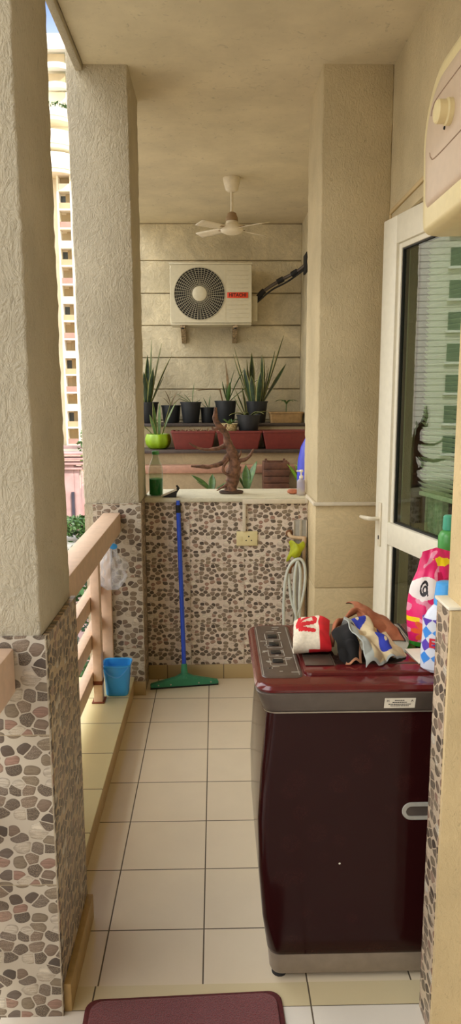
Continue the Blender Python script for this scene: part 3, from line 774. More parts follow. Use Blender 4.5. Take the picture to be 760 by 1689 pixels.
B().lathe([(.030, .184), (.031, .19), (.027, .235), (.026, .243), (.020, .246)], (.618, 1.855, .9055), 32).build('bottle_cap', 'b_cap', bt)
text('bottle_letter', 'E', .034, (.577, 1.8260, .988), (PI/2, 0, -.55), 'b_red', bt, .001, 1, .0012)
gb = thing('spray_bottle', 'slim green bottle with teal cap mostly hidden by the near wall end', 'bottle', (.712, 2.14, .905))
B().lathe([(.028, 0), (.030, .004), (.030, .20), (.0295, .255), (.026, .262), (.030, .27), (.030, .315), (.024, .328), (.013, .335)], (.712, 2.14, .905), 28).build('bottle_body', 'g_bottle', gb)
B().lathe([(.017, .334), (.018, .338), (.017, .375), (.012, .38)], (.712, 2.14, .905), 20).build('bottle_cap', 'g_teal', gb)
tag(B().box(.556, .650, 1.885, 2.0, .9100, .9125, .001, rot=(0, 0, .08)).build('paper_slip', 'paper'), 'white paper slip lying under the pink pouch', 'paper')

# ------------------------------------------------------------------ water heater
g = thing('water_heater', 'cream wall mounted water heater with beige front and round knob', 'water heater', (.76, 2.06, 2.13))
YC = 2.05
def heater_ring(x, ins, zt=2.60, zb=2.132):
    hw = .315 - ins; z1 = zt - ins; z0 = zb + ins*.4; R1 = .19-ins*.5; R0 = .03; pts = []
    for cx, cz, rr, a0 in ((YC-hw+R1, z1-R1, R1, PI), (YC+hw-R1, z1-R1, R1, PI/2)):
        for q in range(11):
            a = a0 - PI/2*q/10; pts.append((x, cx+rr*math.cos(a), cz+rr*math.sin(a)))
    for cx, cz, rr, a0 in ((YC+hw-.018-R0, z0+R0, R0, 0), (YC-hw+.018+R0, z0+R0, R0, -PI/2)):
        for q in range(6):
            a = a0 - PI/2*q/5; pts.append((x, cx+rr*math.cos(a), cz+rr*math.sin(a)))
    return pts
B().loft([heater_ring(.8646, .012), heater_ring(.80, .004), heater_ring(.70, 0), heater_ring(.665, .008), heater_ring(.650, .022), heater_ring(.642, .045)]).build('heater_body', 'geyser', g, 45)
fp = B().loft([heater_ring(.6425, .066, 2.60, 2.175), heater_ring(.639, .072, 2.60, 2.175), heater_ring(.632, .10, 2.60, 2.175)]).build('front_panel', 'geyser_face', g, 30)
b = B()
for z in (2.475, 2.315):
    b.tube(spline([(.6316, YC-.19, z), (.6316, YC+.10, z), (.6316, YC+.155, z+(.012 if z < 2.4 else -.012)), (.6318, YC+.17, z+(.03 if z < 2.4 else -.03))], 6), .0018, 6)
b.build('groove', 'geyser_line', fp)
kn = B().lathe([(.034, 0), (.034, -.012), (.030, -.016), (.030, -.036), (.026, -.040)], (.632, YC-.01, 2.392), 28, 'x').build('knob', 'geyser', g)
B().lathe([(.005, 0), (.004, -.003)], (.6315, YC+.035, 2.367), 10, 'x').build('indicator', 'dark', g)

# ------------------------------------------------------------------ on the half wall
def soft_tube(ctrl, rad, n=7, seg_n=10, wob=.0):
    pts = spline(ctrl, n); rs = lerp_list(rad, n)
    return pts, [r_*(1+wob*noise.noise(V(p)*45)) for p, r_ in zip(pts, rs)], seg_n
so = thing('squeegee', 'floor squeegee with blue pole and green head leaning on the half wall', 'squeegee', (-.19, 3.90, 0))
top = V((-.213, 3.992, 1.062)); bot = V((-.186, 3.905, .085))
B().tube([bot.lerp(top, t) for t in (0, .3, .6, .955)], .0125, 16).build('pole', 'blue_tube', so)
B().tube([bot.lerp(top, t) for t in (.93, .975)], .0142, 14).build('collar', 'rubber', so)
B().tube([bot.lerp(top, t) for t in (.975, .99, 1.0)], [.0118, .010, .0105], 14).build('hanging_eye', 'blue_tube', so)
cx, cy = -.184, 3.878; ang = .15
def hd(x, y, z): return (cx + x*math.cos(ang) - y*math.sin(ang), cy + x*math.sin(ang)+y*math.cos(ang), z)
b = B()
for s in (1,):
    outl = [(-.195, .022), (-.19, .030), (-.05, .062), (-.02, .078), (.02, .078), (.05, .062), (.19, .030), (.195, .022), (.19, .012), (-.19, .012)]
    b.prism([hd(x, -.006, z) for x, z in outl], tuple(V(hd(0, .022, 0))-V(hd(0, -.006, 0))))
b.tube([hd(0, .008, .05), tuple(bot.lerp(top, .045))], [.022, .0165], 14)
hdo = b.build('head', 'green_head', so, 30)
for x in (-.15, -.08, .08, .15): B().lathe([(.005, 0), (.003, -.003)], hd(x, -.006, .024), 8, 'y').build('screw', 'silver', hdo)
B().prism([hd(-.195, 0, .0005), hd(.195, 0, .0005), hd(.195, 0, .013), hd(-.195, 0, .013)], (0, .012, 0)).build('rubber_blade', 'rubber', so)

SILL = .9999*1.0745
bo = thing('glass_bottle', 'clear glass bottle with green liquid on the left end of the sill', 'bottle', (-.345, 4.12, SILL))
c = (-.345, 4.12, SILL)
pr = [(.036, 0), (.041, .006), (.042, .14), (.038, .17), (.024, .205), (.018, .225), (.018, .245)]
B().lathe(pr, c, 28).build('bottle_glass', 'clearglass', bo)
B().lathe([(.034, .005), (.038, .008), (.0386, .098), (.037, .0985)], c, 28).build('green_liquid', 'green_liq', bo)
B().lathe([(.020, .238), (.021, .24), (.0205, .256), (.017, .258)], c, 24).build('bottle_cap', 'green_cap', bo)
cl = thing('scraper', 'black and white hand scraper lying on the sill beside the glass bottle', 'scraper', (-.25, 4.06, SILL))
B().prism([(-.305, 4.035, SILL+.0005), (-.225, 4.03, SILL+.0005), (-.218, 4.03, SILL+.042), (-.235, 4.03, SILL+.038)], (0, .045, 0)).build('blade', 'black', cl)
B().tube([(-.308, 4.032, SILL+.008), (-.262, 4.030, SILL+.028), (-.222, 4.028, SILL+.046)], .006, 8).build('white_edge', 'paper', cl)
B().tube([(-.225, 4.04, SILL+.03), (-.212, 4.045, SILL+.052), (-.222, 4.05, SILL+.066)], [.008, .009, .006], 8).build('knob', 'black', cl)

dw = thing('driftwood_sculpture', 'branching brown driftwood piece on an oval base on the sill', 'driftwood', (.09, 4.19, SILL))
c = V((.092, 4.19, SILL))
B().lathe([(.066, 0), (.072, .006), (.070, .015), (.06, .019)], c, 32, 'z', 1, .62).build('base', 'wood_base', dw)
b = B()
def br_(ctrl, rad, wob=.22): 
    p_, r_, n_ = soft_tube([c+V(q) for q in ctrl], rad, 8, 11, wob)
    p_ = [q + V((noise.noise(q*24), noise.noise(q*24+V((5, 5, 5))), noise.noise(q*24+V((9, 1, 3)))))*.006 for q in p_]
    b.tube(p_, r_, n_)
br_([(0, 0, .012), (.005, 0, .06), (.012, 0, .13), (.018, .0, .19), (.0, 0, .25), (-.022, 0, .31), (-.035, .0, .355), (-.075, 0, .40), (-.092, 0, .455), (-.09, 0, .50)], [.042, .036, .038, .034, .030, .024, .020, .020, .015, .008])
br_([(.02, 0, .16), (.045, -.01, .185), (.085, -.015, .20), (.115, -.01, .235), (.135, 0, .265)], [.022, .014, .011, .008, .004])
br_([(.015, 0, .20), (.05, .015, .22), (.06, .02, .25)], [.012, .008, .004])
br_([(-.005, 0, .23), (-.05, -.02, .185), (-.11, -.03, .165), (-.17, -.03, .16), (-.235, -.03, .168)], [.022, .015, .012, .010, .006])
br_([(-.02, 0, .285), (-.075, -.01, .268), (-.14, -.01, .262), (-.20, -.01, .275), (-.245, -.01, .30)], [.016, .011, .008, .007, .004])
br_([(-.045, 0, .375), (-.03, .01, .39), (-.025, .01, .41)], [.012, .008, .004])
br_([(-.07, 0, .39), (-.10, .0, .375), (-.11, .0, .39)], [.012, .008, .004])
br_([(-.015, -.02, .20), (-.045, -.035, .165), (-.04, -.045, .13), (-.01, -.045, .115), (.01, -.035, .13)], [.010, .009, .008, .007, .005])
br_([(-.015, -.01, .06), (-.05, -.02, .04), (-.085, -.02, .02)], [.014, .008, .003])
br_([(.01, .01, .02), (.02, .02, .06), (.04, .015, .10), (.045, .01, .16)], [.014, .016, .014, .012])
b.build('branches', 'wood_drift', dw, 70)
dp = thing('soap_dispenser', 'clear pump dispenser with white pump at the right end of the sill', 'dispenser', (.494, 4.10, SILL))
c = (.494, 4.10, SILL)
B().lathe([(.022, 0), (.025, .004), (.025, .075), (.022, .086), (.011, .094), (.010, .10)], c, 24).build('dispenser_body', 'clear', dp)
B().lathe([(.012, .098), (.012, .112), (.005, .114), (.005, .132), (.011, .134), (.011, .144), (.008, .147)], c, 18).box(.466, .494, 4.095, 4.105, SILL+.136, SILL+.144, .002).build('pump', 'white', dp)
sp = B().lathe([(.012, 0), (.026, .006), (.030, .016), (.024, .026), (.008, .030)], (.452, 4.15, SILL), 20, 'z', 1.15, .7).build('soap_bar', 'soap', loc=(.452, 4.15, SILL))
tag(sp, 'terracotta coloured rounded soap on the sill beside the pump dispenser', 'soap')

# socket, conduit, duct, taps on the half wall
sc = thing('power_socket', 'cream wall socket plate on the pebble tiled half wall', 'socket', (.177, 4.01, .838))
B().box(.117, .237, 4.001, 4.0095, .797, .881, .003).build('plate', 'socket', sc)
b = B(); 
for x, z in ((.187, .851), (.172, .828), (.202, .828)): b.lathe([(.0045 if z > .84 else .0035, 0), (.004 if z > .84 else .003, -.0012)], (x, 4.001, z), 10, 'y')
b.build('socket_hole', 'dark', sc)
B().box(.126, .150, 3.998, 4.0015, .823, .853, .001).build('switch', 'socket', sc)
cd = thing('cable_conduit', 'white cable conduit running over the half wall and right pillar', 'conduit', (.16, 4.0, .88))
B().box(.151, .170, 3.993, 4.0095, .8815, 1.048, .002).build('vertical_run', 'trunk', cd)
B().box(.151, .5205, 3.991, 4.0095, 1.0485, 1.0495+.0005, .0).box(.151, .508, 3.990, 3.9985, 1.040, 1.066, .002).build('horizontal_run', 'trunk', cd)
B().box(.508, .5212, 3.685, 3.9985, 1.076, 1.094, .002).box(.508, .862, 3.672, 3.6855, 1.076, 1.094, .002).box(.5078, .5208, 3.975, 3.9987, 1.045, 1.09, .002).build('pillar_run', 'trunk', cd)
du = thing('pipe_duct', 'grey plastic pipe duct standing in the half wall corner', 'duct', (.48, 4.0, .5))
B().box(.442, .518, 3.996, 4.0095, .09, .945, .002).build('duct_cover', 'duct', du)
b = B()
for x in (.443, .478, .484, .515): b.box(x-.002, x+.002, 3.991, 3.996, .09, .945, .001)
b.build('duct_rib', 'trunk', du)
wp = thing('water_pipe', 'cream water pipe elbowing down the corner by the right pillar', 'pipe', (.46, 3.985, .84))
B().tube(spline([(.418, 4.006, .868), (.418, 3.985, .862), (.432, 3.972, .852), (.47, 3.972, .846), (.488, 3.972, .845), (.4975, 3.972, .835), (.4985, 3.972, .80), (.4985, 3.972, .2)], 5), .0105, 12).build('pipe_run', 'pipe_cream', wp)
B().lathe([(.020, 0), (.021, -.006), (.014, -.010)], (.418, 4.0095, .868), 18, 'y').build('flange', 'brass', wp)
B().lathe([(.014, -.014), (.014, .014)], (.4985, 3.972, .835), 14).build('elbow_collar', 'pipe_cream', wp)
tp = thing('water_tap', 'weathered brass tap under the lime cover', 'tap', (.455, 3.96, .70))
B().tube(spline([(.4655, 3.990, .765), (.462, 3.955, .745), (.452, 3.94, .722), (.430, 3.925, .705), (.416, 3.922, .685), (.412, 3.922, .655)], 5), [.013]*10+[.012]*16, 12).build('spout', 'brass', tp)
B().tube([(.462, 3.95, .745), (.462, 3.95, .775)], .008, 10).build('stem', 'brass', tp)
B().tube([(.435, 3.94, .705), (.476, 3.945, .715)], [.010, .012], 12).build('valve_body', 'brass', tp)
P = []
for i in range(9):
    u = i/8; row = []
    for j in range(9):
        v = j/8; row.append((.405 + .085*u + .012*math.sin(v*5), 3.930 - .022*math.sin(u*PI)*math.sin(v*PI) + .006*math.sin(u*9), .832 - .085*v - (.035*(u < .3)*v) + .012*math.sin(u*7)))
    P.append(row)
lc = B().grid(P).build('tap_cover', 'lime_cloth', None, 60, loc=(.44, 3.93, .78), solid=.003, sub=1)
tag(lc, 'lime green rag wrapped over the brass tap', 'rag')
b = B()
loops = [[(.408, 3.925, .66), (.412, 3.92, .60), (.425, 3.918, .50), (.455, 3.915, .40), (.485, 3.914, .30), (.48, 3.914, .15), (.44, 3.914, .08), (.40, 3.914, .12), (.385, 3.914, .30), (.382, 3.914, .5), (.392, 3.916, .63), (.415, 3.918, .70), (.45, 3.914, .735), (.482, 3.912, .73), (.500, 3.91, .68), (.498, 3.908, .58), (.476, 3.905, .47), (.448, 3.902, .38), (.434, 3.90, .28), (.438, 3.90, .15), (.46, 3.90, .06), (.48, 3.902, .15), (.474, 3.904, .35), (.470, 3.906, .52), (.474, 3.91, .66), (.458, 3.912, .722), (.444, 3.908, .66), (.440, 3.904, .52), (.452, 3.898, .40), (.47, 3.898, .28)]]
for l in loops: b.tube(spline(l, 9), .0088, 10)
tag(b.build('garden_hose', 'hose', loc=(.44, 3.91, .5)), 'pale grey hose looped over the tap in the corner', 'hose')

# ------------------------------------------------------------------ ceiling fan
fc = V((.131, 5.5, CEIL))
f = thing('ceiling_fan', 'small cream ceiling fan with four blades above the far balcony', 'fan', tuple(fc))
B().lathe([(.062, -.001), (.064, -.012), (.058, -.04), (.045, -.085), (.03, -.098), (.012, -.10)], fc, 28).build('canopy', 'fan', f)
B().lathe([(.010, -.095), (.010, -.265)], fc, 12).build('downrod', 'fan', f)
B().lathe([(.012, -.235), (.032, -.245), (.036, -.262), (.044, -.275), (.046, -.300)], fc, 28).build('upper_cup', 'fan_band', f)
B().lathe([(.030, -.298), (.042, -.30), (.046, -.318), (.072, -.330), (.082, -.345), (.084, -.362), (.075, -.376), (.05, -.388), (.02, -.394)], fc, 36).build('motor_housing', 'fan', f)
for a in (40, 140, 222, 318):
    a = math.radians(a); ca, sa = math.cos(a), math.sin(a); b = B(); P = []
    for i in range(9):
        t = i/8; r_ = .085+.235*t; hw = .026+.020*math.sin(min(1, t*1.15)*PI*.55) - .012*max(0, t-.9)*10*.6
        P.append([fc + V((r_*ca - s*hw*sa, r_*sa + s*hw*ca, -.352 + .010*s - .005*t)) for s in (-1, -.4, .4, 1)])
    bl = b.grid(P).build('blade', 'fan', f, 60, solid=.003)
    B().box(.05, .125, -.011, .011, -.004, .002, .001).build
    q = B(); q.tube([fc+V((.06*ca, .06*sa, -.35)), fc+V((.12*ca, .12*sa, -.351))], [.010, .014], 8, flat=.3); q.build('blade_iron', 'fan_band', bl)

# ------------------------------------------------------------------ outdoor unit
AX0, AX1, AY0, AY1, AZ0, AZ1 = -.392, .332, 6.545, 6.83, 2.276, 2.790
a = thing('air_conditioner_unit', 'cream outdoor cooling unit with round fan grille on the back wall', 'cooling unit', (-.03, 6.69, AZ0))
FCX, FCZ, FR = -.131, 2.53, .222
b = B()
b.box(AX0, AX1, AY0+.02, AY1, AZ0, AZ1, .012, 3).box(AX0-.006, AX1+.006, AY0-.002, AY1+.004, AZ1-.012, AZ1+.006, .004).box(AX0+.004, AX1-.004, AY0+.012, AY1, AZ0-.012, AZ0+.004, .003)
b.build('casing', 'ac', a)
# front sheet with a round opening
n = 64; outer = []; inner = []
for q in range(n):
    an = 2*PI*q/n; dx, dz = math.cos(an), math.sin(an)
    tx = ((AX1-.004-FCX)/dx if dx > 0 else (AX0+.004-FCX)/dx) if abs(dx) > 1e-6 else 9
    tz = ((AZ1-.014-FCZ)/dz if dz > 0 else (AZ0+.006-FCZ)/dz) if abs(dz) > 1e-6 else 9
    tt = min(tx, tz); outer.append((FCX+dx*tt, AY0+.004, FCZ+dz*tt)); inner.append((FCX+dx*FR, AY0+.004, FCZ+dz*FR))
b = B().loft([outer, inner, [(x, y+.03, z) for x, y, z in inner]], True, False)
for z in [AZ0+.05+.036*q for q in range(12)]: b.box(.118, .300, AY0+.001, AY0+.004, z, z+.003, .0005)
b.box(.096, .099, AY0+.002, AY0+.0045, AZ0+.02, AZ1-.03)
b.build('front_panel', 'ac', a)
B().lathe([(FR, .0195), (FR, .0198)], (FCX, AY0, FCZ), 48, 'y').build('fan_recess', 'dark', a)
b = B()
for q in range(44):
    an = 2*PI*q/44; sw = .35
    pts = [(FCX+r_*math.cos(an+sw*(r_-.06)), AY0+.001, FCZ+r_*math.sin(an+sw*(r_-.06))) for r_ in (.06, .11, .16, FR)]
    b.tube(pts, .0022, 5)
for r_ in [.075+.0165*q for q in range(9)]+[FR+.002]:
    b.tube([(FCX+r_*math.cos(2*PI*q/48), AY0+.003, FCZ+r_*math.sin(2*PI*q/48)) for q in range(49)], .0016 if r_ < FR else .004, 5)
gr = b.build('fan_grille', 'ac_grille', a)
B().lathe([(.064, .004), (.064, -.004), (.058, -.008), (.02, -.010)], (FCX, AY0, FCZ), 36, 'y').build('grille_hub', 'ac', a)
bd = B().box(.112, .298, AY0-.002, AY0+.002, 2.494, 2.541, .001).build('badge', 'badge', a)
text('badge_lettering', 'HITACHI', .042, (.205, AY0-.0025, 2.5175), (PI/2, 0, 0), 'badge_ink', bd, .0004, .93, .0012)
B().box(AX1+.001, AX1+.055, AY0+.10, AY1-.02, AZ0+.03, AZ0+.25, .006).build('valve_cover', 'ac', a)
for x in (-.285, .185):
    hb = B().box(x-.022, x+.022, AY0+.02, 6.897, AZ0-.034, AZ0-.013, .002).box(x-.022, x+.022, 6.873, 6.897, AZ0-.15, AZ0-.034, .002)
    hb.prism([(x-.02, AY0+.05, AZ0-.034), (x-.02, AY0+.09, AZ0-.034), (x-.02, 6.873, AZ0-.12), (x-.02, 6.873, AZ0-.15)], (.04, 0, 0))
    hb.build('mounting_bracket', 'rusty', a)
for x in (-.285, .185): B().lathe([(.012, 0), (.010, -.012)], (x, AY0+.05, AZ0-.034), 10).build('bolt', 'rubber', a)
pi_ = thing('refrigerant_pipe', 'black foam wrapped pipe from the cooling unit up into the side wall', 'pipe', (.5, 6.7, 2.6))
pts = spline([(.376, 6.70, 2.485), (.40, 6.70, 2.52), (.44, 6.70, 2.567), (.53, 6.69, 2.628), (.64, 6.67, 2.685), (.74, 6.62, 2.732), (.812, 6.58, 2.785)], 6)
B().tube(pts, .016, 10).build('bare_pipe', 'washer_grey', pi_)
B().tube(pts[:14], [.026]*14, 10).build('foam_sleeve', 'foam', pi_)
for i in (20, 27): B().tube(pts[i:i+4], .025, 10).build('foam_band', 'foam', pi_)
B().tube(spline([(.376, 6.67, 2.465), (.41, 6.67, 2.492), (.52, 6.66, 2.58), (.66, 6.64, 2.65), (.812, 6.57, 2.75)], 6), .008, 8).build('cable', 'foam', pi_)
B().box(.792, .809, 6.40, 6.62, 2.70, 2.86, .003).build('wall_sleeve', 'foam', pi_)

# ------------------------------------------------------------------ planter ledge and plants
lg = thing('planter_ledge', 'stepped masonry ledge carrying troughs and pots against the back wall', 'ledge', (.1, 6.4, 0), None, 'structure')
B().box(-.95, .809, 6.16, 6.898, 0, 1.155).box(-.95, .809, 6.44, 6.898, 1.185, 1.37).build('masonry', 'ledge_wall', lg, 0)
B().box(-.95, .809, 6.12, 6.44, 1.1555, 1.185, .003).box(-.95, .809, 6.43, 6.898, 1.3705, 1.395, .003).build('dark_slab', 'ledge_dark', lg)
B().box(-.95, .809, 5.98, 6.1595, 1.0, 1.058, .004).build('pink_slab', 'ledge_pink', lg)
B().box(-.95, .809, 6.0, 6.1598, 0, .9995).box(-.95, .809, 5.55, 5.999, 0, .745).build('lower_step', 'ledge_wall', lg, 0)
B().box(-.95, .809, 5.52, 5.999, .7455, .78, .004).build('lower_slab', 'ledge_pink', lg)

def leaf_strip(b, base, az, lean, length, width, curl=0.0, twist=0.0, e=None, tip=.02, n=10, droop=0.0):
    """sword leaf: strap of 4 columns, outer two in the edge material"""
    P = []; p = V(base); th = lean; d_az = V((math.cos(az), math.sin(az), 0)); side0 = V((-math.sin(az), math.cos(az), 0))
    for i in range(n+1):
        t = i/n; d = d_az*math.sin(th) + V((0, 0, 1))*math.cos(th)
        nrm = d_az*math.cos(th) - V((0, 0, 1))*math.sin(th)
        tw = twist*t; sd = side0*math.cos(tw) + nrm*math.sin(tw)
        w_ = width*(.55+.6*math.sin(min(1, t*1.25+.12)*PI*.62))*(1 if t < .6 else max(tip, 1-((t-.6)/.4)**1.6))
        row = []
        for s, h_ in ((-1, 0), (-.72, -.12), (0, -.32), (.72, -.12), (1, 0)):
            row.append(p + sd*s*w_/2 + nrm*h_*w_/2*-1)
        P.append(row); p = p + d*length/n; th += curl/n + droop*t/n
    b.grid(P, (lambda i, j: 1 if j in (0, 3) else 0) if e else None)
def potted(name, label, cat, loc, r0, r1, h_, potmat, group=None, rim=True, soil=True):
    t = thing(name, label, cat, loc, group or 'potted plants on the ledge'); x, y, z = loc
    pr = [(r0*.96, 0), (r0, .004), (r1, h_*.93)] + ([(r1*1.06, h_*.93), (r1*1.07, h_), (r1*.98, h_), (r1*.93, h_*.9)] if rim else [(r1, h_), (r1*.93, h_), (r1*.9, h_*.9)])
    B().lathe(pr, loc, 28).build('pot', potmat, t)
    B().lathe([(r1*.93, h_*.86), (r1*.6, h_*.89), (r1*.2, h_*.9)], loc, 20).build('soil', 'soil', t)
    return t
ZS = 1.3955
def sword(t, loc, h_, specs, mats=('leaf_dark', 'leaf_edge'), name='foliage', r=.05):
    b = B(); x, y, z = loc
    for i, (az, lean, ln, wd, curl) in enumerate(specs):
        q = i*2.4; leaf_strip(b, (x+r*.6*math.cos(az), y+r*.6*math.sin(az), z+h_*.88), az, lean, ln, wd, curl, .5*math.sin(i*3), True)
    return b.build(name, list(mats), t, 60, solid=.0025)
# left snake plant (partly behind the pillar)
loc = (-.62, 6.62, ZS); t = potted('snake_plant', 'tall snake plant in black pot at the left end of the shelf', 'plant', loc, .075, .10, .19, 'pot')
sword(t, loc, .19, [(2.6, .10, .54, .045, .1), (.4, .02, .58, .048, .05), (.2, .16, .56, .045, .1), (0, .36, .48, .04, .15), (.1, .42, .28, .04, .1), (3.3, .2, .4, .05, .1), (4.6, .2, .3, .05, .2), (5.3, .25, .34, .045, .1), (1.5, .1, .45, .045, 0)])
# right snake plant
loc = (.376, 6.62, ZS); t = potted('snake_plant', 'largest snake plant in black pot near the right end of the shelf', 'plant', loc, .082, .102, .195, 'pot')
sword(t, loc, .195, [(PI, .36, .47, .05, -.05), (PI, .26, .52, .048, .05), (2.8, .10, .40, .062, -.02), (2.2, .03, .46, .05, .0), (.3, .0, .44, .052, .0), (0, .12, .42, .04, -.2), (0, .26, .49, .042, -.05), (.05, .30, .64, .046, .02), (.1, .55, .42, .066, .0), (.3, .16, .33, .05, .1), (3.6, .2, .33, .056, .05), (5, .2, .30, .05, .1), (4.2, .15, .26, .05, .1)], r=.09)
# small pots between
loc = (-.405, 6.66, ZS); t = potted('potted_plant', 'black pot with a few thin dry stems beside the left snake plant', 'plant', loc, .072, .088, .16, 'pot')
b = B(); 
for az, ln_, lean in ((.5, .16, .2), (2.8, .17, .15), (3.6, .12, .5), (0, .14, .6)): leaf_strip(b, (loc[0], loc[1], ZS+.14), az, lean, ln_, .012, .5, 0, None)
b.build('dry_stems', 'leaf_dry', t, 60, solid=.002)
loc = (-.222, 6.60, ZS); t = potted('potted_plant', 'wide black pot with small spiky seedling on the shelf centre left', 'plant', loc, .072, .092, .19, 'pot')
b = B()
for az, ln_, lean in ((PI, .17, .9), (2.9, .15, 1.1), (.3, .19, .02), (3.3, .12, .6), (.2, .08, 1.0)): leaf_strip(b, (loc[0]+.015, loc[1], ZS+.17), az, lean, ln_, .016, .2, 0, None)
b.build('foliage', 'leaf_mid', t, 60, solid=.002)
loc = (-.07, 6.66, ZS); t = potted('potted_plant', 'smallest black pot with a short sprout on the shelf', 'plant', loc, .055, .066, .14, 'pot')
b = B()
for az, ln_, lean in ((2.8, .12, .4), (.4, .13, .1), (PI, .08, .8)): leaf_strip(b, (loc[0]+.01, loc[1], ZS+.12), az, lean, ln_, .018, .1, 0, None)
b.build('foliage', 'leaf_mid', t, 60, solid=.002)
loc = (.096, 6.60, ZS); t = potted('potted_plant', 'black pot with sprawling strap leaves at the centre of the shelf', 'plant', loc, .078, .096, .20, 'pot')
b = B()
for az, ln_, lean, wd, cu in ((PI, .17, .15, .03, -.1), (2.9, .2, .35, .03, -.2), (0, .34, .35, .034, .25), (.1, .36, .8, .03, .3), (.2, .30, .05, .03, .35), (5, .2, .3, .03, .1)): leaf_strip(b, (loc[0]+.02, loc[1], ZS+.18), az, lean, ln_, wd, cu, .2, None)
b.build('foliage', 'leaf_mid', t, 60, solid=.0025)
b = B(); leaf_strip(b, (loc[0]-.05, loc[1]-.05, ZS+.30), PI+.1, 1.45, .22, .034, .35, 0, None, .5); leaf_strip(b, (loc[0]+.02, loc[1], ZS+.18), 1.2, .12, .40, .03, -.7, 1.2, None, .4)
b.tube([(loc[0]-.02, loc[1]-.02, ZS+.16), (loc[0]-.052, loc[1]-.05, ZS+.302)], .006, 6)
b.build('dry_leaf', 'leaf_dry', t, 60, solid=.003)
# red troughs on the ledge, pots on them
def trough(x0, x1, label):
    t = thing('planter_trough', label, 'planter', ((x0+x1)/2, 6.28, 1.1855), 'red planter troughs along the ledge'); z = 1.1855
    B().loft([rrect(x0+.03, x1-.03, 6.18, 6.38, .012, z), rrect(x0, x1, 6.155, 6.405, .014, z+.14), rrect(x0-.004, x1+.004, 6.15, 6.41, .014, z+.142), rrect(x0-.004, x1+.004, 6.15, 6.41, .014, z+.157), rrect(x0+.014, x1-.014, 6.17, 6.39, .01, z+.157), rrect(x0+.02, x1-.02, 6.178, 6.382, .01, z+.13)]).build('trough_body', 'terracotta', t)
    B().box(x0+.0215, x1-.0215, 6.18, 6.38, z+.131, z+.142, .002).build('soil', 'soil', t)
    return t
trs = [trough(-.378, .002, 'red planter trough beside the lime green pot'), trough(.012, .398, 'red planter trough behind the driftwood trunk'), trough(.408, .792, 'red planter trough nearest the blue drum')]
b = B()
for q in range(46):
    x = rnd.uniform(-.34, -.05); leaf_strip(b, (x, rnd.uniform(6.2, 6.34), 1.327), rnd.uniform(0, 6.3), rnd.uniform(.2, 1.0), rnd.uniform(.02, .055), .012, .8, 0, None, n=4)
b.build('dry_sprouts', 'leaf_dry', trs[0], 60, solid=.0012)
loc = (.29, 6.27, 1.3277); t = potted('potted_plant', 'black pot with drooping striped leaves standing in the middle trough', 'plant', loc, .08, .10, .15, 'pot')
sword(t, loc, .15, [(2.8, .35, .25, .032, .1), (PI, .65, .22, .028, -.3), (4.5, .9, .20, .026, 1.2), (5.4, .8, .19, .026, 1.4), (3.6, .9, .18, .026, 1.3), (.2, .9, .16, .024, .9), (2.4, .1, .28, .034, .25)], r=.04)
loc = (.105, 6.25, 1.3277); t = potted('potted_plant', 'speckled cream pot with small leaves standing in the middle trough', 'plant', loc, .078, .086, .075, 'speckle')
b = B()
for az in (.2, 1.3, 2.4, 3.5, 4.7, 5.6): leaf_strip(b, (loc[0]+.02, loc[1], loc[2]+.06), az, .7, .085, .022, .4, 0, None)
b.build('foliage', 'leaf_mid', t, 60, solid=.0015)
lt = thing('plant_tray', 'long tan tray with a small drooping seedling at the right end of the shelf', 'planter', (.645, 6.60, ZS))
B().loft([rrect(.505, .785, 6.53, 6.68, .02, ZS), rrect(.495, .795, 6.52, 6.69, .02, ZS+.085), rrect(.488, .802, 6.513, 6.697, .02, ZS+.086), rrect(.488, .802, 6.513, 6.697, .02, ZS+.098), rrect(.503, .787, 6.53, 6.68, .02, ZS+.098), rrect(.506, .784, 6.532, 6.678, .02, ZS+.08)]).build('tray_body', 'tan_tray', lt)
B().box(.508, .782, 6.534, 6.676, ZS+.081, ZS+.09, .002).build('soil', 'soil', lt)
b = B(); b.tube([(.648, 6.6, ZS+.085), (.652, 6.6, ZS+.17)], .004, 6)
for az in (0, .5, PI, 2.6, 4.2, 5.2): leaf_strip(b, (.652, 6.6, ZS+.165), az, .5, .13, .016, 1.9, 0, None)
b.build('foliage', 'leaf_mid', lt, 60, solid=.0015)
# lime pot with plant, on the ledge behind the left pillar edge
loc = (-.50, 6.28, 1.1855); t = thing('lime_pot', 'lime green fluted bowl pot with an upright plant on the ledge', 'plant', loc, 'potted plants on the ledge')
rings = []
for r_, z_ in ((.06, 0), (.085, .012), (.106, .045), (.112, .085), (.104, .115), (.098, .128), (.09, .128), (.085, .11)):
    rings.append([(loc[0]+r_*(1+.035*math.cos(9*an)*(z_ < .12))*math.cos(an), loc[1]+r_*(1+.035*math.cos(9*an)*(z_ < .12))*math.sin(an), loc[2]+z_) for an in [2*PI*q/54 for q in range(54)]])
B().loft(rings).build('pot', 'lime', t, 50)
B().lathe([(.085, .10), (.03, .108)], loc, 20).build('soil', 'soil', t)
sword(t, loc, .115, [(2.2, .1, .30, .03, .1), (0, .25, .36, .034, .1), (.4, .35, .34, .03, .2), (3.3, .6, .22, .03, .6), (4.2, .3, .22, .03, .3), (1.3, .05, .3, .03, .1)], ('leaf_mid', 'leaf_edge'))
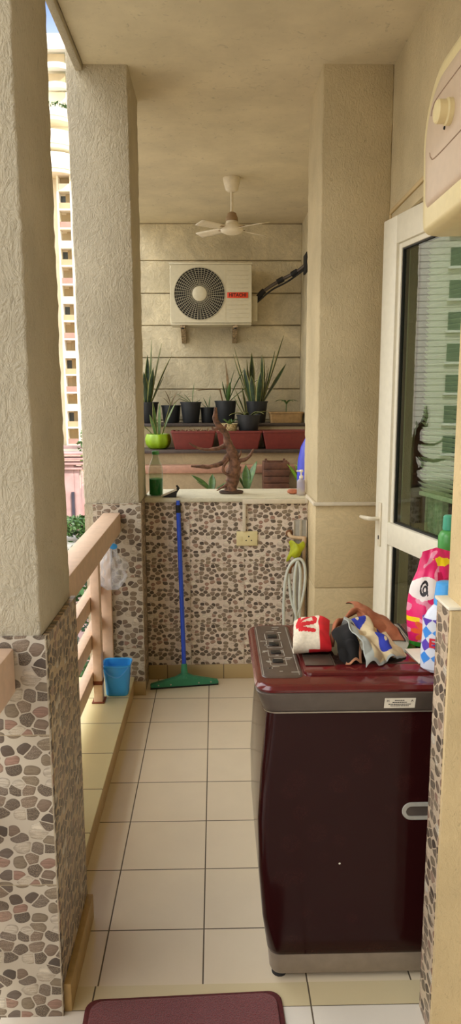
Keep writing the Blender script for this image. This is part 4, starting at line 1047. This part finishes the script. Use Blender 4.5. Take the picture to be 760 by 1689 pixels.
# wooden planter crate and plants on the lower step
wc = thing('wooden_crate', 'tall dark wooden slatted planter crate on the lower ledge', 'crate', (.49, 5.8, .7805))
b = B()
for q in range(6):
    z = .7805+.056*q; b.box(.385, .592, 5.70, 5.715, z, z+.052, .003).box(.385, .592, 5.885, 5.90, z, z+.052, .003).box(.385, .40, 5.7155, 5.8845, z, z+.052, .003).box(.577, .592, 5.7155, 5.8845, z, z+.052, .003)
b.box(.40, .577, 5.7155, 5.8845, .7806, .795)
b.build('slat_wall', 'crate_wood', wc)
for x, y in ((.405, 5.72), (.555, 5.72), (.405, 5.862), (.555, 5.862)): B().box(x, x+.018, y, y+.018, .7955, 1.13, .002).build('corner_post', 'crate_wood', wc)
def herb(label, x, y, z, specs, mat='leaf_mid'):
    t = thing('seedling', label, 'plant', (x, y, z), 'plants on the low ledge'); b = B()
    for az, lean, ln_, wd in specs: leaf_strip(b, (x, y, z+.09), az, lean, ln_, wd, .5, 0, None)
    b.build('foliage', mat, t, 60, solid=.002)
    B().lathe([(.04, 0), (.05, .09), (.046, .09), (.044, .08)], (x, y, z), 18).build('pot', 'pot', t)
herb('broad leaved plant on the low ledge left of the driftwood base', -.03, 5.72, .7805, [(2.6, .75, .24, .07), (PI+.2, .7, .16, .06), (0, .8, .2, .05), (1.5, .2, .16, .05), (4.5, 1.0, .12, .05)])
herb('broad leaved plant on the low ledge right of the driftwood trunk', .25, 5.72, .7805, [(.8, .25, .28, .06), (2.8, .4, .26, .055), (1.6, .2, .24, .06), (4, .9, .12, .05)])
herb('bushy seedling between wooden crate and blue drum', .70, 5.70, .7805, [(q*.9, .10+.08*(q % 4), .22+.03*(q % 3), .045) for q in range(14)], 'leaf_bright')
dr = thing('water_drum', 'blue plastic drum with rounded shoulder behind the right pillar edge', 'drum', (.69, 5.0, 0))
B().lathe([(.105, 0), (.115, .02), (.115, .5), (.119, .52), (.115, .54), (.115, 1.10), (.110, 1.20), (.090, 1.29), (.06, 1.35), (.045, 1.375)], (.688, 5.0, 0), 40).build('drum_body', 'blue_drum', dr)
B().lathe([(.048, 1.374), (.049, 1.378), (.049, 1.40), (.044, 1.405)], (.688, 5.0, 0), 24).build('drum_cap', 'blue_drum', dr)

# ------------------------------------------------------------------ outside
TY = 120.0
tw = thing('apartment_tower', 'tall cream apartment tower with stacked balconies beyond the left opening', 'tower', (-26, 130, -7))
B().box(-44, -21.3, TY+1.8, TY+18, -7, 48.5).box(-21.3, -14, TY+4.5, TY+18, -7, 43).box(-44, -19.6, TY+3, TY+18, 48.5, 54.2).build('tower_body', 'tower', tw, 0)
B().box(-45, -21.0, TY+.6, TY+18.6, 54.2, 56.4).build('roof_parapet', 'tower_white', tw, 0)
B().box(-21.85, -20.9, TY+.5, TY+2.95, 46.2, 54.2).build('glazed_stair', 'tower_glass', tw, 0)
B().box(-24.9+2.1, -21.0, TY+.3, TY+1.79, 45.4, 47.9).build('white_band', 'tower_white', tw, 0)
for i in range(15):
    z = -6.4 + 2.86*i
    if z > 34: break
    for x0, x1, yy in ((-24.75, -22.45, TY), (-21.7, -19.2, TY+2.6), (-31, -28, TY)):
        q = B().box(x0, x1, yy, yy+1.79 if yy == TY else yy+1.89, z-.26, z).box(x0, x0+.28, yy, yy+1.79, z, z+2.59).box(x1-.25, x1, yy, yy+1.79, z, z+2.59).build('balcony', 'tower_white' if i % 2 else 'tower', tw, 0)
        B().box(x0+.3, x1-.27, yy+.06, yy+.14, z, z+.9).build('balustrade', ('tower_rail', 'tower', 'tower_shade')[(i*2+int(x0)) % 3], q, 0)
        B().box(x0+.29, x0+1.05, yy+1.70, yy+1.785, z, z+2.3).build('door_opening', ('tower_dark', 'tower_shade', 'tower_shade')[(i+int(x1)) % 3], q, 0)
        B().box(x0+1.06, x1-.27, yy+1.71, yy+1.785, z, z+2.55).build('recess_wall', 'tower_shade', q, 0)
for k_, (zt, hh, rr) in enumerate(((45.2, 1.2, 3.9), (41.9, 2.0, 4.2), (38.6, 2.3, 4.4))):
    b = B(); cx, cy = -25.6, TY+1.6
    arc = [(cx+rr*math.cos(an), cy-rr*.9*math.sin(an)) for an in [PI*q/28 for q in range(29)]]
    b.prism([(x, y, zt-hh) for x, y in arc], (0, 0, hh)); b.build('curved_balcony', 'tower_white', tw, 30)
    B().prism([(cx+(x-cx)*.97, cy+(y-cy)*.97, zt-hh-.6) for x, y in arc], (0, 0, .59)).build('curved_soffit', 'tower', tw, 30)
b = B()
for q in range(260):
    an = rnd.uniform(.1, 2.2); x, y = -25.6+3.8*math.cos(an), TY+1.6-3.4*math.sin(an); z = 45.2+rnd.uniform(-.1, .75)
    s = rnd.uniform(.15, .4); d_ = [V((rnd.uniform(-1, 1), rnd.uniform(-1, 1), rnd.uniform(-1, 1)))*s for _ in range(3)]
    b.bm.faces.new([b.bm.verts.new(V((x, y, z))+e_) for e_ in d_])
b.build('terrace_plants', 'leaf_bush', tw, 0, normals=False)
for z in (49.6, 52.4):
    b = B(); arc = [(-24.4+1.9*math.cos(an), TY+1.75-1.5*math.sin(an)) for an in [PI*q/20 for q in range(21)]]
    q = b.prism([(x, y, z-.9) for x, y in arc], (0, 0, .8)).build('rounded_balcony', 'tower_white', tw, 30)
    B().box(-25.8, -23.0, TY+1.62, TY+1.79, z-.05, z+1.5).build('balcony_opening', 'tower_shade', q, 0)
B().box(-44, -14, TY-2.4, TY-.1, -7, -6.6).build('podium_edge', 'podium', tw, 0)
# block that shows in the door glass
bb = thing('apartment_block', 'pale banded apartment block across the courtyard', 'building', (-48, 62, -7))
def rotm(b_, ang, piv):
    bmesh.ops.rotate(b_.bm, verts=b_.bm.verts, cent=V(piv), matrix=Euler((0, 0, ang)).to_matrix()); return b_
piv = (-42, 60, 0); ra = .62
rotm(B().box(-62, -26, 60, 74, -7, 46), ra, piv).build('block_body', 'siding', bb, 0)
for i in range(16):
    z = -4.2 + 3.0*i
    for x in (-50.0, -43.3, -36.0):
        q = rotm(B().box(x-.9, x+.9, 59.86, 59.99, z, z+1.7), ra, piv).build('window', 'tower_dark', bb, 0)
        rotm(B().box(x-1.1, x+1.1, 59.6, 59.99, z-.25, z-.02), ra, piv).build('window_sill', 'tower_white', q, 0)
# courtyard
pa = struct('path', B().box(-30, 6, 26.5, 108, -6.999, -6.95), 'brick', 'pinkish brick courtyard path far below')
def leafy(name, label, cat, c_, rad, n_, mat, s0, s1, seed, group=None, stem=None):
    R_ = random.Random(seed); t = thing(name, label, cat, (c_[0], c_[1], stem if stem is not None else c_[2]-rad[2]), group); b = B()
    for q in range(n_):
        d_ = V((R_.gauss(0, 1), R_.gauss(0, 1), R_.gauss(0, 1))).normalized()*(.45+.55*R_.random()**.5)
        lump = 1 + .28*noise.noise(d_*2.3+V((seed, 0, 0)))
        p_ = V(c_) + V((d_.x*rad[0], d_.y*rad[1], d_.z*rad[2]))*lump
        a1 = V((R_.uniform(-1, 1), R_.uniform(-1, 1), R_.uniform(-.6, .6))).normalized(); a2 = a1.cross(V((R_.uniform(-1, 1), R_.uniform(-1, 1), R_.uniform(-1, 1)))).normalized()
        s = R_.uniform(s0, s1)
        b.bm.faces.new([b.bm.verts.new(p_+e_) for e_ in (-a1*s, a2*s*.45, a1*s, -a2*s*.45)])
    b.build('foliage', mat, t, 0, normals=False)
    if stem is not None: B().tube([(c_[0], c_[1], stem), (c_[0]+.05, c_[1], c_[2])], [.09, .05], 8).build('trunk', 'leaf_dry', t)
    return t
leafy('tree', 'leafy dark green tree just outside the left railing', 'tree', (-1.75, 8.3, -1.75), (1.3, 1.5, 1.55), 5200, 'leaf_bush', .05, .10, 3, None, -7)
leafy('tree', 'lower green tree below the first tree outside the railing', 'tree', (-2.6, 4.6, -4.2), (1.3, 1.1, 1.4), 3000, 'leaf_bush', .05, .10, 8, None, -7)
leafy('shrub', 'bright lime green shrub beside the courtyard arch', 'shrub', (-4.75, 28, -.95), (.55, .6, .55), 700, 'leaf_bright', .07, .14, 5, None, -7)
leafy('shrub', 'dark round shrub behind the lime green shrub', 'shrub', (-4.95, 31, -.4), (.9, .8, .9), 900, 'leaf_bush', .07, .15, 6, None, -7)
leafy('shrub', 'small shrub low beside the courtyard gate', 'shrub', (-3.45, 21.5, -1.98), (.35, .5, .45), 500, 'leaf_bright', .05, .10, 12, None, -7)
leafy('hedge', 'pale green hedge growing in the courtyard trough', 'hedge', (-3.0, 16, -1.28), (.8, .45, .24), 1500, 'leaf_mid', .04, .08, 11)
ht = thing('hedge_trough', 'grey stone trough carrying the pale hedge', 'planter', (-3.0, 16, -7))
B().box(-4.0, -2.0, 15.4, 16.6, -1.78, -1.60, .03).build('trough_lip', 'duct', ht)
B().box(-3.9, -2.1, 15.5, 16.5, -7, -1.79).build('trough_wall', 'podium', ht)
# pink gate pier with arch
gt = thing('gate_pier', 'pink courtyard gate with dark door and curved arch', 'gate', (-5.0, 25, -7))
B().box(-6.6, -4.95, 25, 25.5, -7, -.75, .02).box(-4.95, -4.78, 25, 25.5, -7, -.9, .02).build('pier', 'gate_pink', gt)
B().box(-5.05, -4.955, 24.93, 24.999, -7, -1.7).build('dark_leaf', 'gate_dark', gt, 0)
b = B()
for q in range(4): b.box(-6.8, -4.3-.12*q, 24.9, 25.6, -.40-.17*q, -.33-.17*q, .01)
b.build('lintel_rib', 'gate_pink', gt)
B().tube(spline([(-4.80, 25.2, -1.6), (-4.78, 25.2, -1.1), (-4.62, 25.2, -.75), (-4.3, 25.2, -.62), (-3.9, 25.2, -.72)], 6), .035, 8).build('arch', 'trunk', gt)
for x, y0, w_, zt, lab in ((-9.5, 50, 14, -4.6, 'low pink brick garden wall across the courtyard'),):
    tag(B().box(x-w_/2, x+w_/2, y0, y0+.6, -7, zt, .03).build('garden_wall', 'gate_pink', loc=(x, y0, -7)), lab, 'wall')

# ------------------------------------------------------------------ camera, light, world
cam = bpy.data.cameras.new('camera'); co = bpy.data.objects.new('camera', cam); C.objects.link(co)
FPX = 1180.0
cam.sensor_fit = 'VERTICAL'; cam.sensor_height = 24.0; cam.lens = FPX*24.0/1689
cam.clip_start = .05; cam.clip_end = 600
pt, yw, rl = .16259, .02077, -.00325
fw = V((math.sin(yw)*math.cos(pt), math.cos(yw)*math.cos(pt), -math.sin(pt))); rt = V((math.cos(yw), -math.sin(yw), 0)); up = rt.cross(fw)
r2 = rt*math.cos(rl) + up*math.sin(rl); u2 = up*math.cos(rl) - rt*math.sin(rl)
co.matrix_world = Matrix((( r2.x, u2.x, -fw.x, 0), (r2.y, u2.y, -fw.y, 0), (r2.z, u2.z, -fw.z, 1.65), (0, 0, 0, 1)))
S.camera = co
sun = bpy.data.lights.new('sun', 'SUN'); sun.energy = 2.3; sun.angle = .01; sun.color = (1, .95, .87)
so_ = bpy.data.objects.new('sun', sun); C.objects.link(so_)
so_.rotation_euler = V((.42, -.55, .78)).to_track_quat('Z', 'Y').to_euler()
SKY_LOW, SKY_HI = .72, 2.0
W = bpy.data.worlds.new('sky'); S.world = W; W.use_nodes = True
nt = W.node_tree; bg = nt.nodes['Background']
tc = nt.nodes.new('ShaderNodeTexCoord'); sp_ = nt.nodes.new('ShaderNodeSeparateXYZ'); nt.links.new(tc.outputs['Generated'], sp_.inputs[0])
def wramp(sock, stops):
    n = nt.nodes.new('ShaderNodeValToRGB'); r = n.color_ramp
    while len(r.elements) < len(stops): r.elements.new(.5)
    for e, (p_, c_) in zip(r.elements, stops): e.position = p_; e.color = (*c_, 1)
    nt.links.new(sock, n.inputs[0]); return n.outputs[0]
# clear blue ahead, bright white cloud added unseen at left to light the floor
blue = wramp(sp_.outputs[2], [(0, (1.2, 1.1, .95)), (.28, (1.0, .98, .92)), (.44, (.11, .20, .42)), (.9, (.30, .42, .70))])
fill_cloud = wramp(sp_.outputs[2], [(0, (SKY_LOW, SKY_LOW*.97, SKY_LOW*.90)), (.22, (SKY_LOW*1.02, SKY_LOW, SKY_LOW*.96)), (.5, (SKY_HI, SKY_HI*.99, SKY_HI*.97)), (1, (SKY_HI*.8, SKY_HI*.81, SKY_HI*.82))])
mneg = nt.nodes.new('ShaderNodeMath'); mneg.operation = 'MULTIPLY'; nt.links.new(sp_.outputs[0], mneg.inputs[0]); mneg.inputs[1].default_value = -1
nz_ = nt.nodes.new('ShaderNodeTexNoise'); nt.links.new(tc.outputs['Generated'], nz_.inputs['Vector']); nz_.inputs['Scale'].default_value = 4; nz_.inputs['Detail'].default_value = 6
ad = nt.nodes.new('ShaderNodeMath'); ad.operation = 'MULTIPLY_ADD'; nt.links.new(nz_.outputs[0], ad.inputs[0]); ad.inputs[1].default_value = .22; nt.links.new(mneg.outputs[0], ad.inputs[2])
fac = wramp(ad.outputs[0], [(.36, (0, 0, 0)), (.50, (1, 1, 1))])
mx = nt.nodes.new('ShaderNodeMix'); mx.data_type = 'RGBA'; nt.links.new(fac, mx.inputs[0]); nt.links.new(blue, mx.inputs[6]); nt.links.new(fill_cloud, mx.inputs[7])
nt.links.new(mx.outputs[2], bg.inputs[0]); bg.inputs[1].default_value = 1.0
S.view_settings.view_transform = 'Standard'; S.view_settings.look = 'None'; S.view_settings.gamma = 1; S.view_settings.use_curve_mapping = False
S.view_settings.exposure = 1.25
S.cycles.max_bounces = 12; S.cycles.diffuse_bounces = 6; S.cycles.transparent_max_bounces = 16
S.cycles.use_denoising = True; S.cycles.caustics_reflective = False; S.cycles.caustics_refractive = False
